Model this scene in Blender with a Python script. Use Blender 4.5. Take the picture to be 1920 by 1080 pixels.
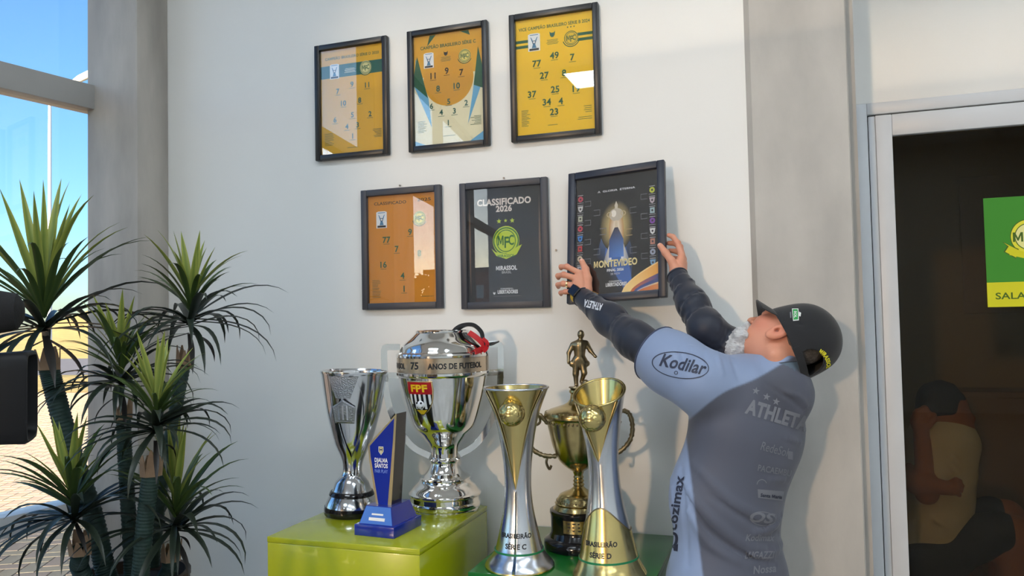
import bpy, bmesh, math, random
import numpy as np
from mathutils import Vector, Matrix, Quaternion
from mathutils.bvhtree import BVHTree
for o in list(bpy.data.objects): bpy.data.objects.remove(o)
SC = bpy.context.scene
COL = SC.collection
PI = math.pi
rnd = random.Random(7)

# ------------------------------------------------------------------ camera
CAM = Vector((0.0, -2.75, 1.56)); FPX = 1480.0
_y, _p, _r = (math.radians(a) for a in (19.1, 2.15, -1.2))
CF = Vector((-math.sin(_y)*math.cos(_p), math.cos(_y)*math.cos(_p), math.sin(_p)))
_r0 = Vector((math.cos(_y), math.sin(_y), 0)); _u0 = _r0.cross(CF)
CR = _r0*math.cos(_r) + _u0*math.sin(_r); CU = -_r0*math.sin(_r) + _u0*math.cos(_r)
cd = bpy.data.cameras.new('camera'); cam = bpy.data.objects.new('camera', cd); COL.objects.link(cam)
cd.sensor_width = 36.0; cd.lens = FPX/1920*36.0; cd.clip_start = 0.02; cd.clip_end = 2000
M = Matrix((CR, CU, -CF)).transposed().to_4x4(); M.translation = CAM
cam.matrix_world = M
SC.camera = cam
def at(px, py, y):
    """point of the world at depth plane y that the photograph shows at px, py"""
    d = CF + CR*((px-960)/FPX) + CU*((540-py)/FPX)
    return CAM + d*((y-CAM.y)/d.y)
def atz(px, py, z):
    d = CF + CR*((px-960)/FPX) + CU*((540-py)/FPX)
    return CAM + d*((z-CAM.z)/d.z)
def camvec(x, y, z): return CR*x + CU*y - CF*z

# ------------------------------------------------------------------ world, sun, exposure
SUN_DIR = Vector((0.22, 1.0, -0.145)).normalized()      # the way the light travels
w = bpy.data.worlds.new('sky'); SC.world = w; w.use_nodes = True
nt = w.node_tree; nt.nodes.clear()
sky = nt.nodes.new('ShaderNodeTexSky'); sky.sky_type = 'NISHITA'; sky.sun_disc = False
sky.sun_elevation = math.radians(8.0); sky.sun_rotation = math.radians(180+12.4)
sky.altitude = 500; sky.air_density = 1.0; sky.dust_density = 0.8; sky.ozone_density = 4.0
bg = nt.nodes.new('ShaderNodeBackground'); wo = nt.nodes.new('ShaderNodeOutputWorld')
bg.inputs['Strength'].default_value = 0.47
nt.links.new(sky.outputs[0], bg.inputs[0]); nt.links.new(bg.outputs[0], wo.inputs[0])
sl = bpy.data.lights.new('sun', 'SUN'); sl.energy = 26.0; sl.color = (1.0, 0.81, 0.60); sl.angle = math.radians(2.2)
so = bpy.data.objects.new('sun', sl); COL.objects.link(so)
so.rotation_euler = SUN_DIR.to_track_quat('-Z', 'Y').to_euler()
so.location = (-3, -12, 6)
vs = SC.view_settings
vs.view_transform = 'Standard'; vs.look = 'None'; vs.gamma = 1.0; vs.use_curve_mapping = False
vs.exposure = 0.0
SC.display_settings.display_device = 'sRGB'
FILL = 14.5          # emission strength of each added ceiling fill panel

# ------------------------------------------------------------------ materials
def srgb(r, g, b):
    f = lambda c: c/12.92 if c <= .04045 else ((c+.055)/1.055)**2.4
    return (f(r/255), f(g/255), f(b/255), 1)
MATS = {}
def mat(name, col=(.5, .5, .5, 1), rough=.5, metal=0, spec=.5, bump=0, bscale=200, var=0, vscale=6, coat=0, attr=None, stretch=(1,1,1), sheen=0, sss=0):
    m = bpy.data.materials.new(name); m.use_nodes = True
    n = m.node_tree; b = n.nodes['Principled BSDF']
    b.inputs['Base Color'].default_value = col; b.inputs['Roughness'].default_value = rough
    b.inputs['Metallic'].default_value = metal; b.inputs['Specular IOR Level'].default_value = spec
    b.inputs['Coat Weight'].default_value = coat; b.inputs['Sheen Weight'].default_value = sheen
    b.inputs['Subsurface Weight'].default_value = sss
    if sss: b.inputs['Subsurface Radius'].default_value = (.012, .005, .003); b.inputs['Subsurface Scale'].default_value = .6
    tc = n.nodes.new('ShaderNodeTexCoord'); mp = n.nodes.new('ShaderNodeMapping'); mp.inputs['Scale'].default_value = stretch
    n.links.new(tc.outputs['Object'], mp.inputs[0])
    src = None
    if attr:
        a = n.nodes.new('ShaderNodeAttribute'); a.attribute_name = attr; src = a.outputs['Color']
    if var:
        t = n.nodes.new('ShaderNodeTexNoise'); t.inputs['Scale'].default_value = vscale; t.inputs['Detail'].default_value = 6
        n.links.new(mp.outputs[0], t.inputs['Vector'])
        r = n.nodes.new('ShaderNodeMapRange'); r.inputs[1].default_value = .3; r.inputs[2].default_value = .7
        r.inputs[3].default_value = 1-var; r.inputs[4].default_value = 1+var
        n.links.new(t.outputs[0], r.inputs[0])
        mx = n.nodes.new('ShaderNodeVectorMath'); mx.operation = 'SCALE'
        if src: n.links.new(src, mx.inputs[0])
        else: mx.inputs[0].default_value = col[:3]
        n.links.new(r.outputs[0], mx.inputs['Scale']); src = mx.outputs[0]
    if src: n.links.new(src, b.inputs['Base Color'])
    if bump:
        t = n.nodes.new('ShaderNodeTexNoise'); t.inputs['Scale'].default_value = bscale; t.inputs['Detail'].default_value = 4
        n.links.new(mp.outputs[0], t.inputs['Vector'])
        bp = n.nodes.new('ShaderNodeBump'); bp.inputs['Strength'].default_value = bump; bp.inputs['Distance'].default_value = .004
        n.links.new(t.outputs[0], bp.inputs['Height']); n.links.new(bp.outputs[0], b.inputs['Normal'])
    MATS[name] = m
    return m
def glass(name, tint=(1, 1, 1, 1), boost=1.7, rough=0.0):
    """thin sheet glass: clear or tinted, mirror-like by Fresnel"""
    m = bpy.data.materials.new(name); m.use_nodes = True; n = m.node_tree; n.nodes.clear()
    o = n.nodes.new('ShaderNodeOutputMaterial'); mx = n.nodes.new('ShaderNodeMixShader')
    t = n.nodes.new('ShaderNodeBsdfTransparent'); t.inputs[0].default_value = tint
    g = n.nodes.new('ShaderNodeBsdfGlossy'); g.inputs['Roughness'].default_value = rough; g.inputs[0].default_value = (1, 1, 1, 1)
    ge = n.nodes.new('ShaderNodeNewGeometry'); dt = n.nodes.new('ShaderNodeVectorMath'); dt.operation = 'DOT_PRODUCT'
    n.links.new(ge.outputs['Normal'], dt.inputs[0]); n.links.new(ge.outputs['Incoming'], dt.inputs[1])
    def mth(op, a, b=None):
        q = n.nodes.new('ShaderNodeMath'); q.operation = op; n.links.new(a, q.inputs[0])
        if b is not None: q.inputs[1].default_value = b
        return q.outputs[0]
    c1 = mth('ABSOLUTE', dt.outputs['Value'])                       # Schlick: .04 + .96 (1-cos)^5, the same from both faces of the sheet
    iv = n.nodes.new('ShaderNodeMath'); iv.operation = 'SUBTRACT'; iv.inputs[0].default_value = 1; n.links.new(c1, iv.inputs[1])
    sc = mth('ADD', mth('MULTIPLY', mth('POWER', iv.outputs[0], 5), .96), .04)
    k = n.nodes.new('ShaderNodeMath'); k.operation = 'MULTIPLY'; k.inputs[1].default_value = boost; k.use_clamp = True
    n.links.new(sc, k.inputs[0]); n.links.new(k.outputs[0], mx.inputs[0])
    n.links.new(t.outputs[0], mx.inputs[1]); n.links.new(g.outputs[0], mx.inputs[2]); n.links.new(mx.outputs[0], o.inputs[0])
    MATS[name] = m
    return m
def emit(name, col, s):
    m = bpy.data.materials.new(name); m.use_nodes = True
    b = m.node_tree.nodes['Principled BSDF']; b.inputs['Emission Color'].default_value = col; b.inputs['Emission Strength'].default_value = s
    MATS[name] = m; return m

WALLP = mat('wall_paint', (.80, .778, .738, 1), .55, bump=.05, bscale=300, var=.015, vscale=2)
CONC = mat('concrete', (.41, .375, .335, 1), .6, bump=.25, bscale=60, var=.2, vscale=7, stretch=(1, 1, .3))
CONC2 = mat('concrete_light', (.46, .43, .39, 1), .6, bump=.2, bscale=50, var=.16, vscale=5, stretch=(1, 1, .5))
FLOORM = mat('floor_tile', (.42, .41, .39, 1), .25, var=.05, vscale=3)
CEILM = mat('ceiling_paint', (.78, .78, .77, 1), .8)
ALU = mat('aluminium', (.62, .63, .65, 1), .38, var=.03, bump=.02, bscale=500)
ALUD = mat('window_aluminium', (.38, .37, .355, 1), .45, var=.04)
SEAM = mat('door_seam', (.06, .06, .06, 1), .7)
CLEAR = glass('clear_glass', (.985, .99, .99, 1), 1.0)
PICG = glass('picture_glass', (.985, .985, .985, 1), 2.2)
LOWG = glass('grey_tint_glass', (.50, .57, .65, 1), 1.0)
DIMG = glass('sun_dimming_glass', (.180, .168, .152, 1), 1.0)  # tint added to cut the sun entering from behind
DARKG = glass('dark_door_glass', (.58, .53, .42, 1), .45)
PRINT = mat('printed_paper', attr='print', rough=.6, spec=.3)
FRAMEB = mat('black_frame_lacquer', (.012, .012, .014, 1), .35)
FRAMEG = mat('charcoal_frame', (.045, .045, .055, 1), .45)
FRAMEN = mat('navy_frame', (.014, .016, .03, 1), .4)
CHROME = mat('polished_chrome', (.82, .80, .77, 1), .07, 1, var=.02)
SILVER = mat('silver_metal', (.70, .71, .74, 1), .13, 1, var=.03)
SATIN = mat('satin_silver', (.66, .67, .70, 1), .24, 1, bump=.04, bscale=30, stretch=(1, 1, .05))
GOLD = mat('brushed_gold', (.62, .49, .20, 1), .22, 1, var=.04, bump=.04, bscale=40, stretch=(1, 1, .08))
OLDG = mat('antique_brass', (.46, .36, .16, 1), .2, 1, var=.18, vscale=30)
BRONZE = mat('dark_bronze', (.30, .23, .13, 1), .33, 1, var=.25, vscale=60)
BLACKG = mat('black_gloss', (.008, .008, .01, 1), .12)
LETTER = mat('black_lettering', (.015, .015, .017, 1), .5)
CBAND = mat('champagne_band', (.62, .50, .37, 1), .25, .9)
LIME = mat('lime_lacquer', srgb(170, 176, 18), .22, coat=.5, var=.02)
GREEN = mat('green_lacquer', srgb(16, 104, 34), .25, coat=.4, var=.03)
REDR = mat('red_ribbon', srgb(190, 16, 26), .4)
BLACKF = mat('black_fabric', (.012, .012, .014, 1), .8, bump=.2, bscale=900, sheen=.1)
BLUEP = mat('blue_acrylic', srgb(20, 44, 150), .18, coat=.5)
BLUEL = mat('light_blue_plate', srgb(70, 120, 205), .3, coat=.3)
NAVYB = mat('near_black_blue', srgb(12, 12, 22), .15, coat=.4)
WHITE = mat('white_print', (.85, .85, .85, 1), .5)
GOLDE = mat('gold_edge', srgb(225, 200, 150), .25, .7)

# ------------------------------------------------------------------ object helpers
def link(name, me, m=None, parent=None, smooth=None):
    o = bpy.data.objects.new(name, me); COL.objects.link(o)
    if m is not None:
        for k in (m if isinstance(m, (list, tuple)) else [m]): me.materials.append(k)
    if smooth is not None:
        me.shade_smooth()
        if smooth < 179: me.set_sharp_from_angle(angle=math.radians(smooth))
    if parent is not None: o.parent = parent
    return o
def obj(name, bm, m=None, parent=None, smooth=None):
    bmesh.ops.recalc_face_normals(bm, faces=bm.faces)
    me = bpy.data.meshes.new(name); bm.to_mesh(me); bm.free()
    return link(name, me, m, parent, smooth)
def pyobj(name, V, F, m=None, parent=None, smooth=None):
    me = bpy.data.meshes.new(name); me.from_pydata([tuple(v) for v in V], [], F); me.update()
    return link(name, me, m, parent, smooth)
def thing(name, label, cat, loc=(0, 0, 0), group=None, rot=None):
    o = bpy.data.objects.new(name, None); COL.objects.link(o); o.location = loc
    if rot: o.rotation_euler = rot
    o.empty_display_size = .05
    return tag(o, label, cat, group)
def tag(o, label, cat, group=None, kind=None):
    o['label'] = label; o['category'] = cat
    if group: o['group'] = group
    if kind: o['kind'] = kind
    return o
def struct(o, label=None):
    o['kind'] = 'structure'
    if label: o['label'] = label
    return o
def box(bm, x0, x1, y0, y1, z0, z1, bev=0, seg=2):
    r = bmesh.ops.create_cube(bm, size=1)
    for v in r['verts']:
        v.co = Vector((x0+(v.co.x+.5)*(x1-x0), y0+(v.co.y+.5)*(y1-y0), z0+(v.co.z+.5)*(z1-z0)))
    if bev:
        es = list({e for v in r['verts'] for e in v.link_edges})
        bmesh.ops.bevel(bm, geom=es, offset=bev, segments=seg, affect='EDGES', profile=.5)
def boxobj(name, x0, x1, y0, y1, z0, z1, m, parent=None, bev=0):
    bm = bmesh.new(); box(bm, x0, x1, y0, y1, z0, z1, bev)
    return obj(name, bm, m, parent, 40 if bev else None)
def tube(bm, pts, rad, n=10, cap=True, up=None, rect=None):
    """sweep a round (or rectangular, rect=(w,h)) section along pts; rad a number or list"""
    pts = [Vector(p) for p in pts]; k = len(pts)
    rads = rad if isinstance(rad, (list, tuple)) else [rad]*k
    rings = []; N = Vector(up) if up else None
    for i, p in enumerate(pts):
        t = (pts[min(i+1, k-1)]-pts[max(i-1, 0)]).normalized()
        if N is None:
            N = t.orthogonal().normalized()
        N = (N - t*N.dot(t)).normalized(); B = t.cross(N)
        if rect:
            a, b = rect[0]/2*rads[i], rect[1]/2*rads[i]
            ring = [bm.verts.new(p+N*x+B*y) for x, y in ((a, b), (-a, b), (-a, -b), (a, -b))]
        else:
            ring = [bm.verts.new(p+(N*math.cos(2*PI*j/n)+B*math.sin(2*PI*j/n))*rads[i]) for j in range(n)]
        rings.append(ring)
    m_ = len(rings[0])
    for a, b in zip(rings, rings[1:]):
        for j in range(m_): bm.faces.new((a[j], a[(j+1) % m_], b[(j+1) % m_], b[j]))
    if cap: bm.faces.new(rings[0][::-1]); bm.faces.new(rings[-1])
def spline(P, n=8):
    """Catmull-Rom through tuples of any dimension"""
    P = [np.array(p, float) for p in P]; P = [2*P[0]-P[1]]+P+[2*P[-1]-P[-2]]; out = []
    for i in range(1, len(P)-2):
        a, b, c, d = P[i-1:i+3]
        for k in range(n):
            t = k/n
            out.append(.5*((2*b)+(-a+c)*t+(2*a-5*b+4*c-d)*t*t+(-a+3*b-3*c+d)*t**3))
    out.append(P[-2]); return out
def lathe(bm, prof, n=64, ox=0, oy=0, cap=(True, True)):
    rings = []
    for z, r in prof:
        if r < 1e-5: rings.append([bm.verts.new((ox, oy, z))])
        else: rings.append([bm.verts.new((ox+r*math.cos(2*PI*j/n), oy+r*math.sin(2*PI*j/n), z)) for j in range(n)])
    for a, b in zip(rings, rings[1:]):
        for j in range(n):
            k = (j+1) % n
            if len(a) == 1 and len(b) == 1: continue
            if len(a) == 1: bm.faces.new((a[0], b[k], b[j]))
            elif len(b) == 1: bm.faces.new((a[j], a[k], b[0]))
            else: bm.faces.new((a[j], a[k], b[k], b[j]))
    if cap[0] and len(rings[0]) > 1: bm.faces.new(rings[0][::-1])
    if cap[1] and len(rings[-1]) > 1: bm.faces.new(rings[-1])
def patch(bm, fn, nu, nv, closed=False):
    """grid surface fn(u,v), u,v in 0..1"""
    g = [[bm.verts.new(fn(i/nu, j/nv)) for j in range(nv+1)] for i in range(nu+1)]
    for i in range(nu):
        for j in range(nv): bm.faces.new((g[i][j], g[i+1][j], g[i+1][j+1], g[i][j+1]))
def slab(bm, fn, nu, nv, th):
    """grid surface with thickness: fn(u,v,side) with side 0/1"""
    gs = []
    for s in (0, 1): gs.append([[bm.verts.new(fn(i/nu, j/nv, s)) for j in range(nv+1)] for i in range(nu+1)])
    for s, g in enumerate(gs):
        for i in range(nu):
            for j in range(nv):
                f = (g[i][j], g[i+1][j], g[i+1][j+1], g[i][j+1]); bm.faces.new(f if s else f[::-1])
    a, b = gs
    for i in range(nu):
        for j in (0, nv): bm.faces.new((a[i][j], a[i+1][j], b[i+1][j], b[i][j]))
    for j in range(nv):
        for i in (0, nu): bm.faces.new((a[i][j], a[i][j+1], b[i][j+1], b[i][j]))
def ngon_prism(bm, pts, d):
    """outline pts (Vectors) extruded by vector d"""
    a = [bm.verts.new(p) for p in pts]; b = [bm.verts.new(Vector(p)+Vector(d)) for p in pts]; n = len(pts)
    bm.faces.new(a[::-1]); bm.faces.new(b)
    for i in range(n): bm.faces.new((a[i], a[(i+1) % n], b[(i+1) % n], b[i]))

# ------------------------------------------------------------------ lettering: flat glyph outlines from Blender's own font
_tc = {}; _adv = {}
def _outline(s, bold=0.0):
    c = bpy.data.curves.new('lettering', 'FONT'); c.body = s; c.size = 1.38; c.offset = bold
    c.resolution_u = 3; c.fill_mode = 'FRONT'
    o = bpy.data.objects.new('lettering', c)
    me = bpy.data.meshes.new_from_object(o)
    V = [(v.co.x, v.co.y) for v in me.vertices]; F = [tuple(p.vertices) for p in me.polygons]
    bpy.data.objects.remove(o); bpy.data.meshes.remove(me); bpy.data.curves.remove(c)
    return V, F
def _glyph(ch, bold):
    """outline and advance of one character"""
    key = (ch, bold)
    if key not in _tc:
        if ch not in _adv:
            w_ = lambda q: (lambda X: max(X)-min(X))([v[0] for v in _outline(q)[0]])
            _adv[ch] = w_('|'+ch+'|')-w_('||')
        V, F = _outline(ch, 0 if ch == 'M' else bold) if ch != ' ' else ([], [])
        if ch == 'M':                                  # own broad M: stems and a clean middle wedge
            x0, x1 = min(v[0] for v in V), max(v[0] for v in V); h = max(v[1] for v in V); w_ = x1-x0; t = .125+1.7*bold
            V = [(x0, 0), (x0, h), (x0+t*1.15, h), (x0+w_/2, h*.42), (x1-t*1.15, h), (x1, h), (x1, 0), (x1-t, 0), (x1-t, h*.66), (x0+w_/2+t*.28, h*.12), (x0+w_/2-t*.28, h*.12), (x0+t, h*.66), (x0+t, 0)]
            F = [(0, 1, 2, 11, 12), (2, 3, 10, 11), (3, 4, 8, 9), (4, 5, 6, 7, 8), (3, 9, 10)]
            F = [f[::-1] for f in F]
        _tc[key] = (V, F, _adv[ch])
    return _tc[key]
def text2d(s, bold=.0, spacing=1.0, shear=0):
    """vertices (x,y) and faces of a line of lettering one unit high, plus its width"""
    V = []; F = []; pen = 0
    for ch in s:
        v, f, ad = _glyph(ch, bold); k = len(V)
        V += [(pen+x+y*shear, y) for x, y in v]; F += [tuple(k+i for i in q) for q in f]; pen += ad*spacing+bold*.6
    x0 = min(v[0] for v in V); V = [(x-x0, y) for x, y in V]
    return V, F, max(v[0] for v in V)
def text_mapped(name, s, fn, m, parent, bold=.02, size=None, width=None, align='c', spacing=1.0, shear=0, fine=.25):
    """lettering laid on a surface: fn(x, y) -> Vector, x,y in the caller's units"""
    V, F, wd = text2d(s, bold, spacing, shear)
    sy = size; sx = (width/wd) if width else size
    off = {'c': -wd*sx/2, 'l': 0, 'r': -wd*sx}[align]
    bm = bmesh.new(); vs_ = [bm.verts.new((x, y, 0)) for x, y in V]
    for f in F:
        try: bm.faces.new([vs_[i] for i in f])
        except ValueError: pass
    bmesh.ops.triangulate(bm, faces=bm.faces)
    for _ in range(3):
        L = [e for e in bm.edges if e.calc_length() > fine]
        if not L: break
        bmesh.ops.subdivide_edges(bm, edges=L, cuts=1); bmesh.ops.triangulate(bm, faces=bm.faces)
    bad = []
    for v in bm.verts:
        p = fn(off+v.co.x*sx, v.co.y*sy)
        if p is None: bad.append(v)
        else: v.co = p
    if bad: bmesh.ops.delete(bm, geom=bad, context='VERTS')
    me = bpy.data.meshes.new(name); bm.to_mesh(me); bm.free()
    return link(name, me, m, parent)

# ------------------------------------------------------------------ flat print: layered coloured shapes in one mesh (millimetres)
class Print:
    def __init__(s): s.V = []; s.F = []; s.C = []; s.k = 0
    def add(s, pts, faces, cols):
        b = len(s.V); y = -.000015*s.k; s.k += 1
        s.V += [(x/1000, y, z/1000) for x, z in pts]
        for f in faces:
            s.F.append(tuple(b+i for i in f)); s.C.append([cols[i] for i in f] if isinstance(cols, list) else [cols]*len(f))
    def poly(s, pts, c): s.add(pts, [tuple(range(len(pts)))], c)
    def rect(s, x, z, w_, h, c): s.poly([(x, z), (x+w_, z), (x+w_, z+h), (x, z+h)], c)
    def ell(s, x, z, rx, rz, c, n=28): s.poly([(x+rx*math.cos(2*PI*i/n), z+rz*math.sin(2*PI*i/n)) for i in range(n)], c)
    def ring(s, x, z, r0, r1, c, n=28, a0=0, a1=2*PI):
        P = [(x+r*math.cos(a0+(a1-a0)*i/n), z+r*math.sin(a0+(a1-a0)*i/n)) for i in range(n+1) for r in (r0, r1)]
        s.add(P, [(2*i, 2*i+1, 2*i+3, 2*i+2) for i in range(n)], c)
    def fan(s, x, z, rx, rz, c0, c1, n=28):
        P = [(x, z)]+[(x+rx*math.cos(2*PI*i/n), z+rz*math.sin(2*PI*i/n)) for i in range(n)]
        s.add(P, [(0, 1+i, 1+(i+1) % n) for i in range(n)], [c0]+[c1]*n)
    def grad(s, pts, cols): s.add(pts, [tuple(range(len(pts)))], cols)
    def star(s, x, z, r, c):
        s.poly([(x+(r if i % 2 == 0 else r*.42)*math.sin(i*PI/5), z+(r if i % 2 == 0 else r*.42)*math.cos(i*PI/5)) for i in range(10)], c)
    def text(s, t, x, z, h, c, bold=.02, align='c', width=None, spacing=1.0):
        V, F, wd = text2d(t, bold, spacing); k = h
        kx = width/wd if width else k
        ox = {'c': -wd*kx/2, 'l': 0, 'r': -wd*kx}[align]
        s.add([(x+ox+u*kx, z+v*k) for u, v in V], F, c)
    def build(s, name, parent, loc=(0, 0, 0), m=None):
        me = bpy.data.meshes.new(name); me.from_pydata(s.V, [], s.F); me.update()
        a = me.color_attributes.new('print', 'FLOAT_COLOR', 'CORNER')
        flat = [c for f in s.C for col in f for c in col]
        a.data.foreach_set('color', flat)
        o = link(name, me, m or PRINT, parent); o.location = loc
        return o

# ------------------------------------------------------------------ implicit surfaces (for bodies, cloth, hair)
class Field:
    def __init__(s, lo, hi, h):
        s.h = h; s.lo = np.array(lo, float); s.n = np.ceil((np.array(hi)-s.lo)/h).astype(int)+1
        s.v = np.full(s.n, 1.0, np.float32)
    def block(s, lo, hi, pad):
        i0 = np.clip(np.floor((np.minimum(lo, hi)-pad-s.lo)/s.h).astype(int), 0, s.n-1)
        i1 = np.clip(np.ceil((np.maximum(lo, hi)+pad-s.lo)/s.h).astype(int)+1, 1, s.n)
        if np.any(i1 <= i0): return None
        ax = [(np.arange(i0[k], i1[k])*s.h+s.lo[k]).astype(np.float32) for k in range(3)]
        return tuple(slice(i0[k], i1[k]) for k in range(3)), ax[0][:, None, None], ax[1][None, :, None], ax[2][None, None, :]
    def _mix(s, sl, d, k, sub):
        a = s.v[sl]
        if sub:
            hh = np.maximum(k-np.abs(a+d), 0)/k if k else 0
            s.v[sl] = np.maximum(a, -d)+(hh*hh*k*.25 if k else 0)
        else:
            hh = np.maximum(k-np.abs(a-d), 0)/k if k else 0
            s.v[sl] = np.minimum(a, d)-(hh*hh*k*.25 if k else 0)
    def cap(s, a, b, ra, rb=None, k=.02, sub=False):
        a = np.array(a, float); b = np.array(b, float); rb = ra if rb is None else rb
        R = max(ra, rb); B = s.block(np.minimum(a, b)-R, np.maximum(a, b)+R, k+4*s.h)
        if B is None: return
        sl, X, Y, Z = B; d = b-a; L = float(d@d)+1e-12
        px, py, pz = X-a[0], Y-a[1], Z-a[2]
        t = np.clip((px*d[0]+py*d[1]+pz*d[2])/L, 0, 1)
        q = np.sqrt((px-t*d[0])**2+(py-t*d[1])**2+(pz-t*d[2])**2)-(ra+(rb-ra)*t)
        s._mix(sl, q.astype(np.float32), k, sub)
    def chain(s, P, R, k=.02):
        for i in range(len(P)-1): s.cap(P[i], P[i+1], R[i], R[i+1], k)
    def ell(s, c, r, axes=None, k=.02, sub=False):
        c = np.array(c, float); R = max(r)
        A = np.eye(3) if axes is None else np.array([list(a) for a in axes], float)
        B = s.block(c-R, c+R, k+4*s.h)
        if B is None: return
        sl, X, Y, Z = B; px, py, pz = X-c[0], Y-c[1], Z-c[2]
        q = [(px*A[i][0]+py*A[i][1]+pz*A[i][2]) for i in range(3)]
        k0 = np.sqrt(sum((q[i]/r[i])**2 for i in range(3))); k1 = np.sqrt(sum((q[i]/r[i]**2)**2 for i in range(3)))+1e-9
        s._mix(sl, (k0*(k0-1)/k1).astype(np.float32), k, sub)
    def plane_cut(s, p, n, k=.0):
        """keep the side opposite to n"""
        X, Y, Z = [(np.arange(s.n[i])*s.h+s.lo[i]).astype(np.float32) for i in range(3)]
        d = (X[:, None, None]-p[0])*n[0]+(Y[None, :, None]-p[1])*n[1]+(Z[None, None, :]-p[2])*n[2]
        s.v = np.maximum(s.v, d.astype(np.float32))
    def ridge(s, P, wd, amp):
        """raise (amp>0) a fold along a polyline"""
        P = [np.array(p, float) for p in P]
        for a, b in zip(P, P[1:]):
            B = s.block(np.minimum(a, b), np.maximum(a, b), 3*wd)
            if B is None: continue
            sl, X, Y, Z = B; d = b-a; L = float(d@d)+1e-12
            t = np.clip(((X-a[0])*d[0]+(Y-a[1])*d[1]+(Z-a[2])*d[2])/L, 0, 1)
            q = (X-a[0]-t*d[0])**2+(Y-a[1]-t*d[1])**2+(Z-a[2]-t*d[2])**2
            s.v[sl] -= (amp*np.exp(-q/(wd*wd))*np.sin(np.clip(t, .0, 1)*PI*.9+.15)).astype(np.float32)
    def noise(s, amp, f, seed=0):
        r = np.random.RandomState(seed)
        X, Y, Z = [(np.arange(s.n[i])*s.h+s.lo[i]).astype(np.float32) for i in range(3)]
        near = np.abs(s.v) < .03
        I = np.nonzero(near); x, y, z = X[I[0]], Y[I[1]], Z[I[2]]
        tot = 0
        for _ in range(7):
            d = r.randn(3); d *= f/np.linalg.norm(d)*(.6+.8*r.rand()); ph = r.rand()*6.28
            tot = tot+np.sin(x*d[0]+y*d[1]+z*d[2]+ph)
        s.v[I] += (amp/3.5*tot).astype(np.float32)
    def mesh(s):
        """surface nets"""
        v = s.v; ins = v < 0
        c = ins[:-1, :-1, :-1].astype(np.int8)
        cnt = np.zeros(tuple(x-1 for x in v.shape), np.int8)
        for dx in (0, 1):
            for dy in (0, 1):
                for dz in (0, 1):
                    cnt += ins[dx:v.shape[0]-1+dx, dy:v.shape[1]-1+dy, dz:v.shape[2]-1+dz]
        act = (cnt > 0) & (cnt < 8)
        I = np.array(np.nonzero(act)).T
        idx = np.full(act.shape, -1, np.int32); idx[act] = np.arange(len(I))
        P = np.zeros((len(I), 3)); W_ = np.zeros(len(I))
        cor = [(a, b, c_) for a in (0, 1) for b in (0, 1) for c_ in (0, 1)]
        for i, p in enumerate(cor):
            for q in cor[i+1:]:
                if sum(abs(np.array(p)-q)) != 1: continue
                a = v[I[:, 0]+p[0], I[:, 1]+p[1], I[:, 2]+p[2]].astype(float); b = v[I[:, 0]+q[0], I[:, 1]+q[1], I[:, 2]+q[2]].astype(float)
                mk = (a < 0) != (b < 0); t = np.where(mk, a/np.where(mk, a-b, 1), 0)
                P += np.where(mk[:, None], np.array(p)+t[:, None]*(np.array(q)-np.array(p)), 0); W_ += mk
        P = (I+P/W_[:, None])*s.h+s.lo
        Q = []
        for ax in range(3):
            o1, o2 = [(1, 2), (2, 0), (0, 1)][ax]
            sl0 = [slice(None)]*3; sl1 = [slice(None)]*3
            sl0[ax] = slice(0, -1); sl1[ax] = slice(1, None)
            e0, e1 = ins[tuple(sl0)], ins[tuple(sl1)]
            E_ = np.array(np.nonzero(e0 != e1)).T
            ok = (E_[:, o1] > 0) & (E_[:, o2] > 0) & (E_[:, o1] < v.shape[o1]-1) & (E_[:, o2] < v.shape[o2]-1)
            E_ = E_[ok]
            if not len(E_): continue
            fl = e0[E_[:, 0], E_[:, 1], E_[:, 2]]
            def ci(d1, d2):
                J = E_.copy(); J[:, o1] += d1; J[:, o2] += d2; return idx[J[:, 0], J[:, 1], J[:, 2]]
            q = np.stack([ci(-1, -1), ci(0, -1), ci(0, 0), ci(-1, 0)], 1)
            q[~fl] = q[~fl][:, ::-1]; Q.append(q)
        return P, np.concatenate(Q)
def npmesh(name, P, Q, m, parent=None):
    me = bpy.data.meshes.new(name)
    me.vertices.add(len(P)); me.vertices.foreach_set('co', np.ascontiguousarray(P, np.float32).ravel())
    me.loops.add(len(Q)*4); me.loops.foreach_set('vertex_index', np.ascontiguousarray(Q, np.int32).ravel())
    me.polygons.add(len(Q)); me.polygons.foreach_set('loop_start', np.arange(0, len(Q)*4, 4, dtype=np.int32))
    me.update(calc_edges=True); me.validate()
    o = link(name, me, m, parent, 180)
    return o
def setattr_col(o, name, cols):
    a = o.data.color_attributes.new(name, 'FLOAT_COLOR', 'POINT')
    a.data.foreach_set('color', np.ascontiguousarray(cols, np.float32).ravel())
# ================================================================== the room
ROOM_Y = -9.6; CEIL = 4.06
GA = Vector((-2.80, -.12, 0)); GROT = math.radians(-100)          # left glass wall runs from here towards the viewer
GD = Vector((math.cos(GROT), math.sin(GROT), 0)); GN = Vector((-GD.y, GD.x, 0))
GEND = (abs(ROOM_Y)-.12)/abs(GD.y)
corner = GA+GD*GEND
def flat(name, pts, z0, z1, m):
    bm = bmesh.new(); ngon_prism(bm, [Vector((x, y, z0)) for x, y in pts], (0, 0, z1-z0)); return struct(obj(name, bm, m))
foot = [(-2.80, .2), (GA.x, GA.y), (corner.x, corner.y), (3.4, ROOM_Y), (3.4, .2)]
flat('floor', foot, -.1, 0, FLOORM)
flat('ceiling', foot[:-1]+[(3.4, .6), (.0, .6), (.0, .2)], CEIL, CEIL+.15, CEILM)
struct(boxobj('wall_back', -2.80, -.104, 0, .2, 0, CEIL, WALLP))
DY = .50; KD = (DY+2.75)/2.93                          # the door wall lies back behind the pier
DX = lambda x: x*KD
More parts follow.
